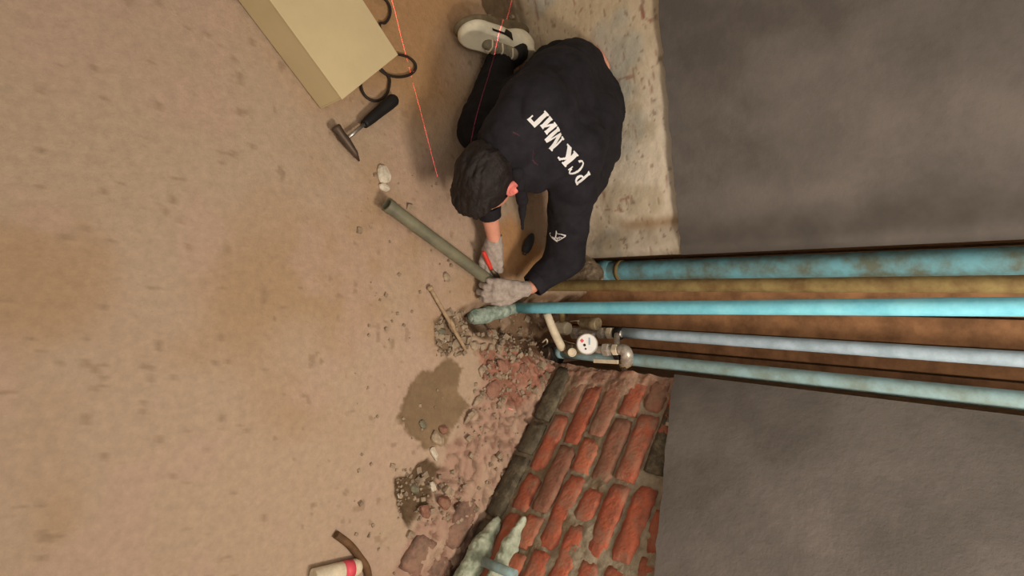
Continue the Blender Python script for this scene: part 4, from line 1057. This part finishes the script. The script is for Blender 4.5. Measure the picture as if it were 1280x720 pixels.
# ------------------------------------------------------------------ print on the jacket
bvj = BVHTree.FromPolygons([v.co[:] for v in jacket.data.vertices], [p.vertices[:] for p in jacket.data.polygons])
def onj(x, y): 
    h = bvj.ray_cast(Vector((0, 0, CAMH)), ray(x, y).normalized()); return h[0]
def conform(name, quadsrc, org, U, Vv, inside, wid, hei, cell, m, parent, lift=.0015):
    N_ = U.cross(Vv).normalized()
    nu, nv = int(wid / cell), int(hei / cell); us = (np.arange(nu) + .5) * cell; vs = (np.arange(nv) + .5) * cell
    UU, VV = np.meshgrid(us, vs, indexing='ij'); mask = inside(UU, VV)
    vid = {}; V = []; Fc = []
    def vert(i, j):
        if (i, j) not in vid:
            p = org + U * (i * cell) + Vv * (j * cell); h = bvj.ray_cast(p + N_ * .12, -N_)
            vid[(i, j)] = len(V); V.append((h[0] + N_ * lift) if h[0] else p)
        return vid[(i, j)]
    for i in range(nu):
        for j in range(nv):
            if mask[i, j]: Fc.append((vert(i, j), vert(i + 1, j), vert(i + 1, j + 1), vert(i, j + 1)))
    return link(name, V, Fc, m, parent, True)
pA, pB = onj(738, 218), onj(677, 134)
if pA and pB:
    U = (pB - pA); Lw = U.length; U.normalize()
    vref = onj(690, 192) - onj(706, 177); vref = (vref - U * vref.dot(U)).normalized()
    Hh = Lw * .185
    # letters as strokes and serifs in units of the cap height; x advances
    def seg(x, y, x0, y0, x1, y1, wd): 
        dx, dy = x1 - x0, y1 - y0; t_ = np.clip(((x - x0) * dx + (y - y0) * dy) / (dx * dx + dy * dy), 0, 1)
        # square-ended stroke
        tr = ((x - x0) * dx + (y - y0) * dy) / (dx * dx + dy * dy); l = math.hypot(dx, dy)
        dist = np.abs((x - x0) * dy - (y - y0) * dx) / l; wd = wd * 1.35
        return (tr >= 0) & (tr <= 1) & (dist <= wd / 2)
    def serif(x, y, cx, cy, w_): return (np.abs(x - cx) <= w_ / 2) & (np.abs(y - cy) <= .045)
    def ringp(x, y, cx, cy, rx, ry, tx, ty): return ((((x - cx) / rx) ** 2 + ((y - cy) / ry) ** 2) <= 1) & ((((x - cx) / (rx - tx)) ** 2 + ((y - cy) / (ry - ty)) ** 2) >= 1)
    def letters(u, v):
        x = u / Hh; y = v / Hh; x = x * 1.07; m_ = np.zeros(x.shape, bool)
        # R-like er
        m_ |= seg(x, y, .18, 0, .18, 1, .20) | serif(x, y, .18, .05, .40) | serif(x, y, .12, .95, .30)
        m_ |= ringp(x, y, .32, .72, .36, .28, .20, .09) & (x > .26)
        # es
        o = 1.30; m_ |= ringp(x, y, o, .5, .42, .52, .20, .09) & ~((x > o + .08) & (np.abs(y - .5) < .26)) & ~(x > o + .40)
        m_ |= seg(x, y, o + .30, .68, o + .30, .98, .07)
        # ka
        o = 2.05; m_ |= seg(x, y, o, 0, o, 1, .20) | serif(x, y, o, .05, .38) | serif(x, y, o, .95, .38)
        m_ |= seg(x, y, o + .05, .46, o + .50, 1.0, .10) | seg(x, y, o + .16, .60, o + .58, 0, .20) | serif(x, y, o + .50, .95, .28) | serif(x, y, o + .58, .05, .34)
        # em
        o = 3.30; m_ |= seg(x, y, o, 0, o, 1, .10) | serif(x, y, o, .05, .30) | serif(x, y, o + .02, .95, .26)
        m_ |= seg(x, y, o + .08, 1, o + .42, .05, .20) | seg(x, y, o + .42, .02, o + .76, 1, .09) | seg(x, y, o + .84, 0, o + .84, 1, .20) | serif(x, y, o + .84, .05, .38) | serif(x, y, o + .84, .95, .30)
        # small i
        o = 4.55; q = y < .74
        m_ |= q & (seg(x, y, o, 0, o, .74, .18) | seg(x, y, o + .46, 0, o + .46, .74, .18) | seg(x, y, o + .06, .12, o + .42, .64, .09))
        m_ |= serif(x, y, o, .04, .30) | serif(x, y, o + .46, .04, .30) | serif(x, y, o, .70, .30) | serif(x, y, o + .46, .70, .30)
        # ghe
        o = 5.40; m_ |= seg(x, y, o, 0, o, 1, .20) | serif(x, y, o, .05, .38) | seg(x, y, o - .12, .94, o + .48, .94, .12) | seg(x, y, o + .44, .68, o + .44, 1, .07)
        return m_
    conform('lettering', None, pA, U, vref, letters, Hh * 6.0, Hh * 1.06, .0013, 'print', jacket)
# small white sketch-like emblem on the sleeve
e0, e1_ = onj(692, 296), onj(700, 296); e2_, e3_ = onj(696, 292), onj(696, 300)
if e0 and e1_ and e2_ and e3_:
    U = (e1_ - e0) / 8; Vv = (e2_ - e3_) / 8; c_e = onj(696, 296)
    st = [((.0, .62), (.18, .30)), ((.18, .30), (.38, .12)), ((.38, .12), (.62, .02)), ((.62, .02), (.80, .18)), ((.80, .18), (1.0, .40)), ((1.0, .40), (.78, .62)), ((.78, .62), (.52, .70)),
          ((.52, .70), (.50, .95)), ((.50, .80), (.44, .30)), ((.25, .35), (.34, .22)), ((.34, .30), (.42, .18)), ((.50, .28), (.58, .14)), ((.60, .30), (.68, .20)), ((.68, .36), (.80, .28)), ((.40, .10), (.55, -.08)), ((.0, .62), (.10, .70))]
    def emb(u, v):
        x, y = u / 21, v / 13 - .30; m_ = np.zeros(x.shape, bool)
        for (x0, y0), (x1, y1) in st:
            dx, dy = x1 - x0, y1 - y0; t_ = np.clip(((x - x0) * dx + (y - y0) * dy) / (dx * dx + dy * dy), 0, 1)
            m_ |= np.hypot(x - x0 - t_ * dx, y - y0 - t_ * dy) < .036
        return m_
    conform('sleeve_emblem', None, c_e - U * 10.5 - Vv * 8.5, U, Vv, emb, 21, 20, .33, 'print', jacket)

# ------------------------------------------------------------------ laser level lines: real lamps that throw a thin fan of red light
def laser(name, src, a, b, mid, half_deg, power, eps=.0016):
    src = Vector(src); n_ = (Vector(a) - src).cross(Vector(b) - src).normalized(); dm = (Vector(mid) - src).normalized()
    l = bpy.data.lights.new(name, 'POINT'); l.energy = power; l.shadow_soft_size = 0.0; l.color = (1, 1, 1); l.use_nodes = True
    o = bpy.data.objects.new(name, l); C.objects.link(o); o.location = src
    nt = l.node_tree; N = nt.nodes; K = nt.links; em = N['Emission']
    g_ = N.new('ShaderNodeTexCoord')
    dp = N.new('ShaderNodeVectorMath'); dp.operation = 'DOT_PRODUCT'; dp.inputs[1].default_value = n_; K.new(g_.outputs['Normal'], dp.inputs[0])
    ab = N.new('ShaderNodeMath'); ab.operation = 'ABSOLUTE'; K.new(dp.outputs['Value'], ab.inputs[0])
    lt = N.new('ShaderNodeMath'); lt.operation = 'LESS_THAN'; lt.inputs[1].default_value = eps; K.new(ab.outputs[0], lt.inputs[0])
    dq = N.new('ShaderNodeVectorMath'); dq.operation = 'DOT_PRODUCT'; dq.inputs[1].default_value = dm; K.new(g_.outputs['Normal'], dq.inputs[0])
    gt_ = N.new('ShaderNodeMath'); gt_.operation = 'GREATER_THAN'; gt_.inputs[1].default_value = math.cos(math.radians(half_deg)); K.new(dq.outputs['Value'], gt_.inputs[0])
    mu = N.new('ShaderNodeMath'); mu.operation = 'MULTIPLY'; K.new(lt.outputs[0], mu.inputs[0]); K.new(gt_.outputs[0], mu.inputs[1])
    K.new(mu.outputs[0], em.inputs['Strength']); em.inputs['Color'].default_value = (1, .10, .17, 1)
    return o
fa, fb = P(490, 0), P(547, 222)
ldv = (fa - fb).normalized()
src = fa + ldv * 0.55 + Vector((0, 0, .55))
mid = fa.lerp(fb, .35)
half = math.degrees((fb - src).angle(mid - src))
laser('laser_fan', src, fa, fb, mid, half, 190, .0012)
src2 = P(600, -160, .9)
laser('laser_fan', src2, P(638, 5, 0), P(600, 125, .17), P(612, 70, .13), 24, 220, .0012)

q0, q1 = RP(622, 522, .03), RP(642, 524, .03)
s3 = q0.lerp(q1, .5) + Vector((-.35, -.5, .9))
laser('laser_fan', s3, q0, q1, q0.lerp(q1, .4), 0.55, 160, .0012)
q0, q1 = onj(641, 165), onj(677, 209)
if q0 and q1:
    s4 = q0.lerp(q1, .5) + Vector((-.5, -.1, .9))
    laser('laser_fan', s4, q0, q1, q0.lerp(q1, .75), 1.1, 160, .0010)
    laser('laser_fan', s4, q0, q1, q0.lerp(q1, .08), 0.6, 160, .0010)

# mortar packed round the pipes at the niche corner
mp = [Q(734, 330, 1.80), Q(738, 343, 1.76), Q(741, 352, 1.72)]
def f_mound(X, Y, Z):
    d = smin(rc(X, Y, Z, mp[0], mp[1], .036, .040), rc(X, Y, Z, mp[1], mp[2], .040, .022), .02)
    d = smin(d, rc(X, Y, Z, mp[1], mp[1] - Vector((0, 0, .12)), .045, .060), .03)
    return d + .009 * fbm(X, Y, Z, 32, 3, 6)
tag(centre(vox('mortar_lump', f_mound, *bounds(mp, .17), .004, 'stone')), 'tan mortar lump packed round the teal pipe foot beside the elbow', 'mortar lump')
